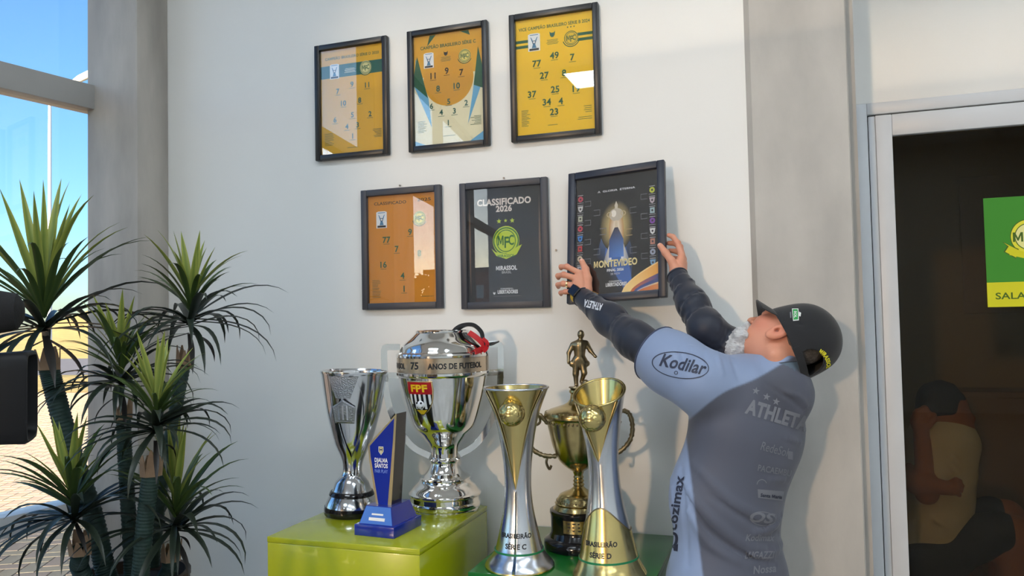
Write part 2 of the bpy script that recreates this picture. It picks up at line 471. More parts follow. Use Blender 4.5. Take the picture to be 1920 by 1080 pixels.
DZ = lambda z: CAM.z+(z-CAM.z)*KD
DTOP = DZ(2.262)
# concrete piers
struct(boxobj('pillar_left', -2.80, -2.528, -.176, -.0005, 0, CEIL, CONC, bev=.006), 'grey concrete pier beside the window')
bm = bmesh.new()
ngon_prism(bm, [Vector(p) for p in ((-.104, DY+.02, 0), (-.104, .0, 0), (-.086, -.022, 0), (.208, -.022, 0), (.212, -.016, 0), (.212, DY+.02, 0))], (0, 0, CEIL))
struct(obj('pillar_right', bm, CONC2), 'beige grey concrete pier between wall and door')
struct(boxobj('trim_1',   .2125, .2395, .06, DY+.02, 0, CEIL, CONC), 'recessed strip beside the pier')
# door wall
struct(boxobj('wall_door', .23, 3.4, DY, DY+.08, DTOP, CEIL, WALLP))
struct(boxobj('wall_right', 3.4, 3.5, ROOM_Y, DY+.08, 0, CEIL, WALLP))
struct(boxobj('wall_door_side', DX(1.36), 3.4, DY, DY+.08, 0, DTOP, WALLP))
struct(boxobj('wall_door_jamb', .23, DX(.244), DY, DY+.08, 0, DTOP, WALLP))
# back of the room: unseen walls shape the sun patch, the entrance tint dims it
struct(boxobj('wall_front_left', corner.x-.2, -3.75, ROOM_Y-.2, ROOM_Y, -.1, CEIL, WALLP))  # unseen wall, its edge set to shade the window end
struct(boxobj('wall_front_right', .6, 3.5, ROOM_Y-.2, ROOM_Y, -.1, CEIL, WALLP))
dE = struct(thing('door_2', 'tall unseen glass entrance, tint added to dim the sun', 'x', (0, ROOM_Y-.1, 0))); del dE['category']
for x in (-3.73, -1.575, .58): boxobj('mullion', x-.02, x+.02, -.04, .04, 0, CEIL, ALUD, dE)
for z in (.03, CEIL-.03): boxobj('rail', -3.71, .56, -.04, .04, z-.03, z+.03, ALUD, dE)
for a, b in ((-3.71, -1.595), (-1.555, .56)): boxobj('pane', a, b, -.002, .002, .06, CEIL-.06, DIMG, dE)

# left glass wall
w1 = struct(thing('window_1', 'tall aluminium framed glass wall', 'x', GA, rot=(0, 0, GROT))); del w1['category']
def wbar(name, s0, s1, z0, z1, d=.05, m=ALUD): return boxobj(name, s0, s1, -d, d, z0, z1, m, w1, bev=.004)
P0, P1 = 3.35, 3.98                                   # the pier in the glass wall
mull = [1.72, 5.6, 7.3]
spans = [(.0, 1.70), (1.74, P0), (P1, 5.58), (5.62, 7.28), (7.32, GEND-.05)]
for s in mull: wbar('mullion', s-.02, s+.02, .0, CEIL, .06)
for i, (a, b) in enumerate(spans):
    zt = 2.485 if i == 0 else 2.86
    wbar('transom', a, b, zt, zt+.105)
    wbar('sill_rail', a, b, .765, .845, .055, ALU)
    wbar('bottom_rail', a, b, 0, .07); wbar('top_rail', a, b, CEIL-.07, CEIL)
    for z0, z1, g in ((.07, .765, LOWG), (.845, zt, CLEAR), (zt+.105, CEIL-.07, CLEAR)):
        boxobj('pane', a, b, -.003, .003, z0, z1, g, w1)
pc = boxobj('pillar_window', P0, P1, -.16, .16, 0, CEIL, CONC); pc.location = GA; pc.rotation_euler = (0, 0, GROT)
struct(pc, 'concrete pier in the glass wall')

# glass door on the right
d1 = struct(thing('door_1', 'silver framed glass door', 'x', (0, DY, 0))); del d1['category']
def bar(name, x0, x1, y0, y1, z0, z1, m=ALU, bev=.003): return boxobj(name, DX(x0), DX(x1), y0, y1, DZ(z0) if z0 > .1 else z0, DZ(z1) if z1 > .1 else z1, m, d1, bev)
bar('frame_jamb', .244, .281, -.022, .05, 0, 2.262); bar('frame_jamb', 1.325, 1.36, -.022, .05, 0, 2.262)
bar('frame_head', .281, 1.325, -.022, .05, 2.222, 2.262)
for a in ((.281, .2845, 0, 2.222), (.2845, 1.325, 2.2185, 2.222)): bar('seam', a[0], a[1], -.004, .04, a[2], a[3], SEAM, 0)
bar('door_stile', .2845, .306, -.012, .035, 0, 2.2185); bar('door_stile', .306, .357, -.018, .035, 0, 2.2185)
bar('door_stile', 1.25, 1.322, -.018, .035, 0, 2.2185)
bar('door_rail', .357, 1.25, -.018, .035, 2.146, 2.2185); bar('door_rail', .357, 1.25, -.018, .035, 0, .09)
bar('pane', .357, 1.25, .004, .010, .09, 2.146, DARKG, 0)
bm = bmesh.new(); tube(bm, [(DX(1.285), -.02, .95), (DX(1.285), -.07, .95), (DX(1.285), -.07, 1.25), (DX(1.285), -.02, 1.25)], .011); obj('handle', bm, CHROME, d1, 50)

# sticker sign on the door glass
sg = thing('door_sign', 'green and yellow room sign stuck on the glass door', 'sign', (0, DY+.0025, 0))
A = at(1842, 372, DY); B = at(1854, 576, DY); sx0 = (A.x+B.x)/2*1000; sz1 = A.z*1000; sz0 = B.z*1000; zy = at(1852, 530, DY).z*1000
pr = Print(); SG = srgb(62, 140, 40); SY = srgb(214, 208, 32); DG = srgb(70, 100, 26)
pr.rect(sx0, sz0, 276, sz1-sz0, SG); pr.rect(sx0, sz0, 276, zy-sz0, SY)
pr.text('SALA', sx0+26, sz0+28, 24, DG, .025, 'l', width=95)
cx, cz = sx0+135, (sz1+zy)/2+8
pr.ell(cx, cz, 56, 62, DG, 40); pr.ell(cx, cz, 53, 59, srgb(226, 220, 60), 40); pr.ell(cx, cz, 42, 47, DG, 40); pr.ell(cx, cz, 39, 44, srgb(230, 226, 150), 40)
for sx in (-1, 1):
    pr.poly([(cx+sx*40, cz-78), (cx+sx*78, cz-52), (cx+sx*66, cz-32), (cx+sx*82, cz-14), (cx+sx*30, cz-44)][::sx], DG)
    pr.poly([(cx+sx*40, cz-74), (cx+sx*73, cz-52), (cx+sx*61, cz-33), (cx+sx*76, cz-19), (cx+sx*30, cz-48)][::sx], SY)
pr.poly([(cx-60, cz-64), (cx, cz-82), (cx+60, cz-64), (cx+56, cz-42), (cx, cz-58), (cx-56, cz-42)], SY)
pr.text('MFC', cx, cz-18, 36, DG, .03)
pr.build('printed_sticker', sg, (0, 0, 0))

# the dark room behind the glass door
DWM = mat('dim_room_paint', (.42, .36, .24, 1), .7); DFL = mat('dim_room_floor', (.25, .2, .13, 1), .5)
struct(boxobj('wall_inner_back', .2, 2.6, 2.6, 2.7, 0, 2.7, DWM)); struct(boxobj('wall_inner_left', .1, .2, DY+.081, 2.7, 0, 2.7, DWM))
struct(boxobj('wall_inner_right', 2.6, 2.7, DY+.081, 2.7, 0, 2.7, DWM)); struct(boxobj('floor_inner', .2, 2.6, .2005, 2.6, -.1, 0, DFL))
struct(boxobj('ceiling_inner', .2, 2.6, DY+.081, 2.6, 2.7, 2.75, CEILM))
def lamp(name, label, x, y, z, sx, sy, s, group=None, col=(1, .97, .92, 1)):  # added fill fitting: frame round a glowing diffuser
    t = thing(name, label, 'lamp', (x, y, z), group)
    bm = bmesh.new(); fr = .03
    for a in ((-sx-fr, -sx, -sy-fr, sy+fr), (sx, sx+fr, -sy-fr, sy+fr), (-sx, sx, -sy-fr, -sy), (-sx, sx, sy, sy+fr)): box(bm, a[0], a[1], a[2], a[3], -.05, 0)
    obj('frame', bm, ALU, t)
    boxobj('diffuser', -sx, sx, -sy, sy, -.04, -.01, emit(name+'_light', col, s), t)
    return t
lamp('fill_lamp', 'small warm fill light added unseen in the dim room behind the glass door', 1.2, 1.5, 2.7, .15, .15, 1.2, None, (1, .8, .5, 1))  # added light, so things behind the door glass show
k = 0
for x in (-1.5, .6, 2.2):
    for y in (-2.2, -5.2, -7.8):
        lamp('fill_panel', 'white rectangular fill light added unseen in the ceiling', x, y, CEIL, .55, .28, FILL, 'added fill light panels of the hall', (.80, .91, 1, 1))  # unseen panels added to brighten the hall beyond its daylight
# notice board on the far wall of the dim room
A = at(1797, 335, 2.59); B = at(1806, 588, 2.59)
nb = thing('notice_board', 'dim brown board on the wall behind the glass door', 'board', (A.x, 2.59, B.z))
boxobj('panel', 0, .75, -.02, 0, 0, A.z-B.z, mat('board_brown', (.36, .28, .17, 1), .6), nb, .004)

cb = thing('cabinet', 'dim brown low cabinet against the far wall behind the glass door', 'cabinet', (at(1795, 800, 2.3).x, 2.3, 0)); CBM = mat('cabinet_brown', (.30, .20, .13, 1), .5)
_h = at(1830, 735, 2.3).z
boxobj('carcass', 0, 1.0, 0, .29, 0, _h, CBM, cb, .004)
for k in range(2):
    f_ = boxobj('door', .01+k*.495, .495+k*.495, -.018, -.001, .06, _h-.03, CBM, cb, .003); boxobj('handle', .44+k*.08, .455+k*.08, -.035, -.019, _h*.5, _h*.5+.12, ALU, f_, .002)
# ================================================================== outdoors
GZ = -.12
paver_a = mat('paver_clay', srgb(244, 212, 164), .8, var=.12, vscale=3, bump=.1, bscale=60); paver_b = mat('paver_sand', srgb(236, 206, 162), .8, var=.12, vscale=3); paver_c = mat('paver_rose', srgb(242, 204, 164), .8, var=.12, vscale=3)
bed = mat('paving_bed', srgb(150, 125, 98), .9)
pav = struct(pyobj('ground_paving', [(-30, -16, GZ-.006), (-2.2, -16, GZ-.006), (-2.2, 20, GZ-.006), (-30, 20, GZ-.006)], [(0, 1, 2, 3)], bed), 'sunlit clay block paving outside the window')
# running-bond blocks, laid in rows; the 300 that show largest are single blocks
bl, bw = .24, .12
bme = []
for m_ in (paver_a, paver_b, paver_c):
    bm = bmesh.new(); box(bm, -bl/2+.004, bl/2-.004, -bw/2+.004, bw/2-.004, -.03, 0, .002, 1)
    me = bpy.data.meshes.new('brick'); bm.to_mesh(me); bm.free(); me.materials.append(m_); bme.append(me)
cand = []
ang = math.radians(28); ca, sa = math.cos(ang), math.sin(ang)
c0 = atz(80, 850, GZ)
for i in range(-120, 121):
    for j in range(-120, 121):
        k_ = (i-j) % 4                                 # herringbone: 0 starts a block along, 3 a block across
        if k_ == 0: lx, ly, r = (i+1)*bw, (j+.5)*bw, 0
        elif k_ == 3: lx, ly, r = (i+.5)*bw, (j+1)*bw, 1
        else: continue
        x = c0.x+lx*ca-ly*sa; y = c0.y+lx*sa+ly*ca
        v = Vector((x, y, GZ))-CAM; zf = v.dot(CF)
        if zf < 3 or zf > 26: continue
        px = 960+FPX*v.dot(CR)/zf; py = 540-FPX*v.dot(CU)/zf
        if -40 < px < 172 and 705 < py < 1110: cand.append((zf, x, y, ang+(PI/2 if r else 0)))
out = sorted(cand)
for n_, c in enumerate(out[:300]):
    o = bpy.data.objects.new('brick', bme[n_*7 % 3]); COL.objects.link(o); o.parent = pav
    o.location = (c[1], c[2], GZ+rnd.uniform(-.0006, .0006)); o.rotation_euler = (0, 0, c[3])
bm = bmesh.new()
for c in out[300:]:
    r = bmesh.ops.create_cube(bm, size=1)
    mt = Matrix.Translation((c[1], c[2], GZ-.015+rnd.uniform(-.0006, .0006))) @ Matrix.Rotation(c[3], 4, 'Z') @ Matrix.Diagonal((bl-.012, bw-.012, .03, 1))
    bmesh.ops.transform(bm, matrix=mt, verts=r['verts'])
o = obj('bricks_beyond', bm, paver_a, pav); o['kind'] = 'stuff'
# lawn, road, dry field rising behind
def gpoly(name, P, m, label=None): return struct(pyobj(name, P, [tuple(range(len(P)))], m), label)
GRASS = mat('dry_lawn', srgb(222, 190, 104), .9, var=.2, vscale=1.5, bump=.3, bscale=40)
ROADM = mat('asphalt', srgb(140, 134, 130), .9, var=.08)
def gp(px, py, dz=0): return atz(px, py, GZ+dz)
q = [gp(-400, 742), gp(240, 735), gp(240, 703), gp(-400, 707)]
gpoly('ground_lawn', [p+Vector((0, 0, .01)) for p in q], GRASS, 'strip of dry lawn beside the road')
q = [gp(-400, 707), gp(240, 703), gp(240, 672), gp(-400, 677)]
gpoly('road', [p+Vector((0, 0, .012)) for p in q], ROADM, 'grey road beyond the paving')
a, b = gp(-400, 677), gp(240, 672); dv = (CF*Vector((1, 1, 0))).normalized()
P = [a, b]; far = 130
P = [a, b, b+dv*35+Vector((10, 0, 1.2)), a+dv*35+Vector((-10, 0, 1.2)), b+dv*far+Vector((60, 0, 7.5)), a+dv*far+Vector((-60, 0, 7.5))]
fld = struct(pyobj('field', P, [(0, 1, 2, 3), (3, 2, 4, 5)], GRASS, None, 180), 'dry yellow field rising behind the road')
struct(pyobj('ground_far', [(-400, -400, GZ-.1), (400, -400, GZ-.1), (400, 400, GZ-.1), (-400, 400, GZ-.1)], [(0, 1, 2, 3)], mat('far_ground', srgb(176, 150, 96), .9, var=.15, vscale=.2)), 'open ground around the building')
# street lamp
b0 = atz(93, 708, GZ); t0_ = CAM+(b0-CAM)*1.0; hgt = (at(95, 168, b0.y)).z
lp = thing('street_lamp', 'tall white street lamp pole standing across the paving outside', 'lamp post', b0)
bm = bmesh.new(); lathe(bm, [(0, .11), (.3, .11), (.32, .075), (hgt-GZ, .05)], 14); obj('pole', bm, mat('white_pole', (.82, .82, .82, 1), .4), lp, 40)
e1 = at(168, 139, b0.y)-b0; e0 = Vector((0, 0, hgt-GZ-.1))
bm = bmesh.new(); tube(bm, [e0, e0.lerp(e1, .4)+Vector((0, 0, .05)), e1], [.035, .03, .025], 8); obj('arm', bm, ALUD, lp, 60)
bm = bmesh.new(); tube(bm, [e0.lerp(e1, .55), e0.lerp(e1, .75), e1, e1+(e1-e0)*.2], [.05, .12, .13, .05], 10); obj('lamp_head', bm, ALU, lp, 60)
# trees and a brick block further round, which the picture glass mirrors
LEAFM = mat('tree_leaves', (.05, .075, .025, 1), .8, var=.4, vscale=3); BARK = mat('bark', (.12, .085, .06, 1), .9)
def tree(x, y, h, r, label, seed):
    rr = random.Random(seed); t = thing('tree', label, 'tree', (x, y, GZ-.1), 'trees across the street')
    bm = bmesh.new(); tube(bm, [(0, 0, 0), (.1, 0, h*.3), (0, .1, h*.6)], [r*.09, r*.07, r*.04], 8); obj('trunk', bm, BARK, t, 60)
    bm = bmesh.new()
    for _ in range(420):
        a = rr.uniform(0, 6.28); c = rr.uniform(-1, 1); q = rr.random()**.4
        p = Vector((math.cos(a)*math.sqrt(1-c*c)*r*q, math.sin(a)*math.sqrt(1-c*c)*r*q, h*.66+c*h*.34*q))
        s = r*rr.uniform(.1, .17); R_ = Quaternion((rr.uniform(-1, 1), rr.uniform(-1, 1), rr.uniform(-1, 1), rr.uniform(-1, 1))).normalized()
        vs_ = [bm.verts.new(p+R_ @ Vector(v)) for v in ((-s, 0, 0), (0, -s*.6, s*.2), (s, 0, 0), (0, s*.6, s*.2))]
        bm.faces.new(vs_)
    o = obj('leaves', bm, LEAFM, t); o['kind'] = 'stuff'
for i, (az, dist, h, r) in enumerate(((24, 46, 4.2, 2.3), (28, 52, 5.0, 2.8), (32, 44, 3.4, 2.2), (37, 50, 4.6, 2.6), (43, 40, 3.6, 2.1), (50, 46, 4.4, 2.5), (20, 55, 4.4, 2.3))):
    az = math.radians(az); tree(-dist*math.sin(az), -dist*math.cos(az), h, r, ('second', 'third', 'fourth', 'fifth', 'sixth', 'seventh', 'first')[i]+' bushy dark green tree along the street, counted from the brick house', i)
bb = thing('brick_house', 'orange brick house with small windows across the street', 'house', (-14.2, -31, GZ-.1))
boxobj('wall', -1.6, 1.6, -3, 0, 0, 3.9, mat('orange_brick', srgb(186, 104, 62), .8, var=.15, vscale=4), bb)
for r_ in range(3):
    for c in range(4): boxobj('window_frame', -1.3+c*.7, -.95+c*.7, -.03, .03, .5+r_*1.1, 1.1+r_*1.1, WHITE, bb)
boxobj('roof', -1.8, 1.8, -3.2, .2, 3.9, 4.1, mat('roof_tile', srgb(120, 70, 50), .8), bb)
# ================================================================== framed posters
INK = srgb(16, 16, 18); DGREEN = srgb(16, 92, 60); TEAL = srgb(20, 96, 84); GOLDP = srgb(230, 178, 36); YEL = srgb(250, 206, 18); CREAM = srgb(240, 236, 214)
def crest(p, x, z, s, c=srgb(20, 130, 50), stars=False, ribbon=False, light=srgb(222, 206, 60)):
    """round club crest: ring, monogram, ribbon"""
    if stars:
        for i in (-1, 0, 1): p.star(x+i*s*.5, z+s*1.42+(0 if i else s*.02), s*(.2 if i else .15), light)
    p.ell(x, z, s, s*1.06, light); p.ring(x, z, s*.88, s*.97, c)
    p.ell(x, z, s*.74, s*.8, c); p.ell(x, z, s*.68, s*.74, light)
    p.text('M', x-s*.40, z-s*.30, s*.72, c, .03, width=s*.44); p.text('F', x+s*.05, z-s*.48, s*.80, c, .03, width=s*.34); p.text('C', x+s*.40, z-s*.30, s*.72, c, .03, width=s*.4)
    if ribbon:
        p.poly([(x-s*1.12, z-s*.5), (x-s*.75, z-s*1.05), (x, z-s*1.3), (x+s*.78, z-s*1.0), (x+s*1.2, z-s*.3), (x+s*.85, z-s*.45), (x, z-s*.92), (x-s*.8, z-s*.78)], light)
        p.text('MIRASSOL', x, z-s*1.16, s*.2, c, .03, width=s*1.3)
    else: p.ring(x, z, s*1.1, s*1.22, c, a0=PI*1.1, a1=PI*1.85)
def badge(p, x, z, s):
    """white competition shield with a cup in it"""
    B = srgb(70, 130, 170)
    p.poly([(x-s, z-s*1.3), (x+s, z-s*1.3), (x+s, z+s*1.4), (x+s*.6, z+s*1.55), (x-s*.6, z+s*1.55), (x-s, z+s*1.4)], srgb(236, 240, 242))
    p.poly([(x-s*.62, z+s*1.0), (x-s*.45, z+s*.9), (x, z-s*.0), (x+s*.45, z+s*.9), (x+s*.62, z+s*1.0), (x+s*.2, z-s*.2), (x+s*.4, z-s*.8), (x-s*.4, z-s*.8), (x-s*.2, z-s*.2)], B)
    p.ell(x, z+s*.15, s*.26, s*.26, srgb(220, 226, 230)); p.ring(x, z+s*.15, s*.2, s*.28, INK, 16)
    p.rect(x-s*.8, z-s*1.2, s*1.6, s*.34, INK); p.rect(x-s*.7, z+s*1.25, s*1.4, s*.12, B)
def mask(p, x, z, s, c):
    """small horned head emblem of the association"""
    p.poly([(x-s, z+s), (x-s*.5, z+s*.5), (x+s*.5, z+s*.5), (x+s, z+s), (x+s*.8, z-s*.4), (x+s*.3, z-s), (x-s*.3, z-s), (x-s*.8, z-s*.4)], c)
def tiny(p, x, z, n, w_, c, al='l', seed=0, dz=5.2, h=1.5):
    r = random.Random(seed)
    for i in range(n):
        l = w_*r.uniform(.55, 1); p.rect(x if al == 'l' else (x-l if al == 'r' else x-l/2), z-i*dz, l, h, c)
def lineup(p, L, c, h=21):
    for s, x, z in L:
        p.text(s, x, z, h, c, .035); p.rect(x-13, z-6.5, 26, 1.6, c)
def frame(label, x, z, w_, h, bw_, m, y=0, d=.024, rot=0, nail=None):
    """an Empty at the centre of the bottom edge, on the wall"""
    t = thing('picture_frame', label, 'picture', (x, y, z), 'framed posters on the wall')
    t.rotation_euler = (0, rot, 0)
    for nm, a in (('frame_bar', (-w_/2, -w_/2+bw_, 0, h)), ('frame_bar', (w_/2-bw_, w_/2, 0, h)), ('frame_bar', (-w_/2+bw_, w_/2-bw_, 0, bw_)), ('frame_bar', (-w_/2+bw_, w_/2-bw_, h-bw_, h))):
        boxobj(nm, a[0], a[1], -d, -.0005, a[2], a[3], m, t, .003)
    boxobj('backing', -w_/2+bw_, w_/2-bw_, -.008, -.002, bw_, h-bw_, BLACKF, t)
    boxobj('glass_pane', -w_/2+bw_, w_/2-bw_, -.0135, -.012, bw_, h-bw_, PICG, t)
    p = Print(); p.t = t; p.off = (-w_/2+bw_, -.0082, bw_); p.W = (w_-2*bw_)*1000; p.H = (h-2*bw_)*1000
    return t, p
def done(t, p): p.build('poster', t, p.off)
FW, FH = .335, .476
# 1: top left, gold with a teal band
t, p = frame('black framed gold poster with blue band, top row, furthest from the door', -1.607, 2.2065, .328, .469, .022, FRAMEB)
W_, H_ = p.W, p.H
p.rect(0, 0, W_, H_, GOLDP)
p.rect(0, H_*.73, W_, H_*.12, TEAL)
p.text('CAMPEÃO BRASILEIRO SÉRIE D 2020', W_/2, H_*.905, 11, DGREEN, .03, width=W_*.86)
badge(p, W_*.22, H_*.785, 21); crest(p, W_*.72, H_*.79, 26, DGREEN, light=srgb(226, 220, 160)); mask(p, W_*.47, H_*.835, 9, DGREEN)
tiny(p, W_*.47, H_*.80, 4, 62, CREAM, 'c', 3, 5)
lineup(p, [('9', W_*.5, H_*.625), ('7', W_*.27, H_*.575), ('11', W_*.74, H_*.60), ('10', W_*.36, H_*.455), ('8', W_*.62, H_*.465), ('5', W_*.5, H_*.335), ('6', W_*.22, H_*.305), ('2', W_*.78, H_*.325), ('4', W_*.41, H_*.23), ('3', W_*.58, H_*.235), ('1', W_*.5, H_*.135)], TEAL)
tiny(p, 14, H_*.2, 10, 44, DGREEN, 'l', 5); tiny(p, W_-12, H_*.2, 7, 42, DGREEN, 'r', 6); tiny(p, W_/2, H_*.05, 1, 80, DGREEN, 'c', 1)
done(t, p)
# 2: top middle, gold disc on white with long blue and green lozenges
t, p = frame('black framed poster with large gold disc and blue green diamond shapes, top row', -1.189, 2.2045, .332, .472, .022, FRAMEB)
W_, H_ = p.W, p.H
LB = srgb(104, 176, 214)
p.rect(0, 0, W_, H_, srgb(240, 232, 196)); p.poly([(0, H_*.55), (W_, H_*.55), (W_, H_), (0, H_)], srgb(224, 168, 30))
p.poly([(0, H_*.62), (0, H_*.52), (W_*.1, H_*.46), (W_*.26, H_*.38), (W_*.5, H_*.345), (W_*.74, H_*.38), (W_*.9, H_*.46), (W_, H_*.52), (W_, H_*.62)], srgb(240, 232, 196))
p.ell(W_*.5, H_*.585, W_*.36, W_*.36, srgb(218, 160, 28), 48)
p.poly([(W_*.03, H_*.80), (W_*.21, H_*.42), (W_*.25, H_*.16), (W_*0, H_*.55)], LB); p.poly([(W_*.05, H_*.82), (W_*.20, H_*.43), (W_*0, H_*.55), (W_*0, H_*.66)], DGREEN)
p.poly([(W_*.93, H_*.82), (W_*.84, H_*.42), (W_*.77, H_*.16), (W_*1.0, H_*.55)], LB); p.poly([(W_*.93, H_*.84), (W_*.86, H_*.50), (W_*1.0, H_*.46), (W_*1.0, H_*.62)], DGREEN)
p.poly([(W_*.2, H_*.9), (W_*.33, H_*.995), (W_*.24, H_*.995)], DGREEN); p.poly([(W_*.68, H_*.995), (W_*.8, H_*.995), (W_*.82, H_*.95)], DGREEN)
p.poly([(0, 0), (W_*.18, 0), (0, H_*.05)], LB); p.poly([(W_, 0), (W_*.78, 0), (W_, H_*.09)], LB)
p.text('CAMPEÃO BRASILEIRO SÉRIE C', W_/2, H_*.875, 13, DGREEN, .035, width=W_*.80)
badge(p, W_*.22, H_*.765, 21); crest(p, W_*.74, H_*.77, 25, DGREEN, light=srgb(226, 214, 120)); mask(p, W_*.47, H_*.815, 9, INK); tiny(p, W_*.47, H_*.78, 4, 60, DGREEN, 'c', 4, 5)
lineup(p, [('9', W_*.48, H_*.63), ('11', W_*.28, H_*.60), ('7', W_*.69, H_*.60)], INK, 24); lineup(p, [('8', W_*.35, H_*.48), ('10', W_*.62, H_*.485)], TEAL, 23)
lineup(p, [('5', W_*.5, H_*.355), ('6', W_*.25, H_*.33), ('2', W_*.75, H_*.325), ('4', W_*.39, H_*.265), ('3', W_*.58, H_*.265), ('1', W_*.49, H_*.165)], TEAL)
tiny(p, 14, H_*.22, 9, 44, DGREEN, 'l', 7); tiny(p, W_-12, H_*.22, 7, 44, DGREEN, 'r', 8); tiny(p, W_/2, H_*.07, 1, 80, DGREEN, 'c', 1)
done(t, p)
# 3: top right, yellow with green stripes
t, p = frame('black framed yellow poster with two green stripes, top row, nearest the door', -.7675, 2.2045, .337, .475, .022, FRAMEB)
W_, H_ = p.W, p.H
p.rect(0, 0, W_, H_, YEL)
for k in (0, 1):
    p.rect(0, H_*(.80-k*.045), W_*.22, H_*.025, DGREEN); p.rect(W_*.78, H_*(.80-k*.045), W_*.22, H_*.025, DGREEN)
p.text('VICE CAMPEÃO BRASILEIRO SÉRIE B 2024', W_/2, H_*.905, 12, DGREEN, .03, width=W_*.92)
badge(p, W_*.24, H_*.79, 23); crest(p, W_*.72, H_*.79, 27, DGREEN, light=srgb(236, 200, 40))
for k in (-1, 0, 1): p.star(W_*.72+k*12, H_*.885, 4, DGREEN)
mask(p, W_*.48, H_*.845, 11, TEAL); tiny(p, W_*.48, H_*.795, 4, 64, DGREEN, 'c', 4, 5)
lineup(p, [('49', W_*.5, H_*.635), ('77', W_*.27, H_*.585), ('7', W_*.73, H_*.60), ('27', W_*.365, H_*.475), ('8', W_*.62, H_*.475), ('25', W_*.5, H_*.345), ('37', W_*.2, H_*.325), ('19', W_*.77, H_*.33), ('34', W_*.39, H_*.245), ('4', W_*.57, H_*.24), ('23', W_*.48, H_*.155)], DGREEN, 24)
tiny(p, 16, H_*.215, 12, 36, DGREEN, 'l', 9); tiny(p, W_-12, H_*.20, 4, 36, DGREEN, 'r', 10, 7); tiny(p, W_-12, H_*.11, 2, 66, DGREEN, 'r', 11, 7); tiny(p, W_*.46, H_*.07, 1, 60, DGREEN, 'c', 1)
done(t, p)
# 4: second row left, orange
t, p = frame('charcoal framed orange poster in the second row, beside the black crest poster', -1.396, 1.602, .342, .470, .025, FRAMEG)
W_, H_ = p.W, p.H
p.rect(0, 0, W_, H_, srgb(216, 142, 34))
p.text('CLASSIFICADO', W_*.09, H_*.915, 12, srgb(70, 60, 40), .03, 'l', W_*.48); p.text('2025', W_*.93, H_*.925, 12, srgb(70, 60, 40), .03, 'r', W_*.2)
badge(p, W_*.2, H_*.77, 23); crest(p, W_*.76, H_*.77, 26, DGREEN, light=srgb(230, 210, 80))
lineup(p, [('77', W_*.27, H_*.56), ('7', W_*.42, H_*.47), ('16', W_*.22, H_*.33), ('9', W_*.62, H_*.62), ('8', W_*.75, H_*.42), ('4', W_*.5, H_*.22), ('1', W_*.52, H_*.1)], DGREEN, 24)
tiny(p, 14, H_*.21, 12, 42, DGREEN, 'l', 12, 6); tiny(p, W_-16, H_*.05, 1, 50, DGREEN, 'r', 2)
done(t, p)
# 5: second row middle, black with crest
t, p = frame('charcoal framed black poster with round yellow green crest', -.975, 1.595, .344, .473, .025, FRAMEG)
W_, H_ = p.W, p.H
p.grad([(0, 0), (W_, 0), (W_, H_), (0, H_)], [srgb(30, 26, 26), srgb(26, 24, 26), srgb(18, 18, 22), srgb(22, 18, 18)])
for k in (0, 1): p.poly([(W_*(.02+.93*k), H_*.5), (W_*(.035+.93*k), H_*.93), (W_*(.045+.93*k), H_*.5), (W_*(.035+.93*k), H_*.05)], srgb(120, 92, 70))
p.text('CLASSIFICADO', W_*.5, H_*.85, 24, srgb(236, 224, 214), .05, width=W_*.72); p.text('2026', W_*.5, H_*.79, 22, srgb(236, 224, 214), .05)
crest(p, W_*.52, H_*.53, 52, srgb(14, 110, 44), True, True, srgb(196, 214, 40))
p.text('MIRASSOL', W_*.52, H_*.275, 16, srgb(236, 236, 236), .05, width=W_*.28); p.text('BRASIL', W_*.52, H_*.245, 9, srgb(190, 190, 190), .02)
p.text('CONMEBOL', W_*.52, H_*.105, 6, srgb(220, 220, 220), .03, spacing=1.1); p.text('LIBERTADORES', W_*.53, H_*.07, 13, srgb(236, 236, 236), .05, width=W_*.27); mask(p, W_*.35, H_*.075, 5, srgb(220, 220, 220))
tiny(p, W_*.52, H_*.045, 1, 110, srgb(110, 100, 95), 'c', 2)
done(t, p)
# 6: second row right, held by the man
t, p = frame('navy framed black poster with glowing cup, held up by the man', .0, 0, .348, .475, .026, FRAMEN)
from mathutils import Euler
_e = Euler([math.radians(a) for a in (-11.48, -2.42, -6.84)], 'XYZ'); t.rotation_euler = _e
t.location = Vector((-.5371, -.1563, 1.611))-_e.to_matrix() @ Vector((0, -.024, 0))      # held out from the wall, its foot towards the room
W_, H_ = p.W, p.H
K0 = srgb(10, 10, 14); DBL = srgb(16, 24, 50)
p.rect(0, 0, W_, H_, K0)
p.grad([(W_*.26, H_*.33), (W_*.40, H_*.68), (W_*.56, H_*.68), (W_*.70, H_*.33), (W_*.66, 0), (W_*.54, 0)], [DBL, srgb(90, 130, 190), srgb(90, 130, 190), DBL, srgb(70, 110, 180), K0])
p.poly([(W_*.36, H_*.32), (W_*.40, H_*.49), (W_*.58, H_*.49), (W_*.64, H_*.30), (W_*.70, H_*.02), (W_*.60, H_*.02)], srgb(64, 106, 176))
p.fan(W_*.50, H_*.56, W_*.20, H_*.22, srgb(255, 226, 150), K0)
p.fan(W_*.50, H_*.52, W_*.09, H_*.2, srgb(255, 250, 235), srgb(190, 140, 70))
for sx in (-1, 1): p.grad([(W_*(.5+sx*.04), H_*.5), (W_*(.5+sx*.17), H_*.24), (W_*(.5+sx*.06), H_*.27)][::sx], [srgb(255, 240, 200), srgb(60, 80, 120), srgb(240, 240, 250)][::sx])
p.ell(W_*.5, H_*.66, W_*.085, H_*.055, srgb(196, 186, 170)); p.ell(W_*.47, H_*.67, W_*.03, H_*.03, srgb(240, 232, 220)); p.poly([(W_*.485, H_*.71), (W_*.515, H_*.71), (W_*.52, H_*.74), (W_*.5, H_*.775), (W_*.48, H_*.74)], srgb(210, 200, 180))
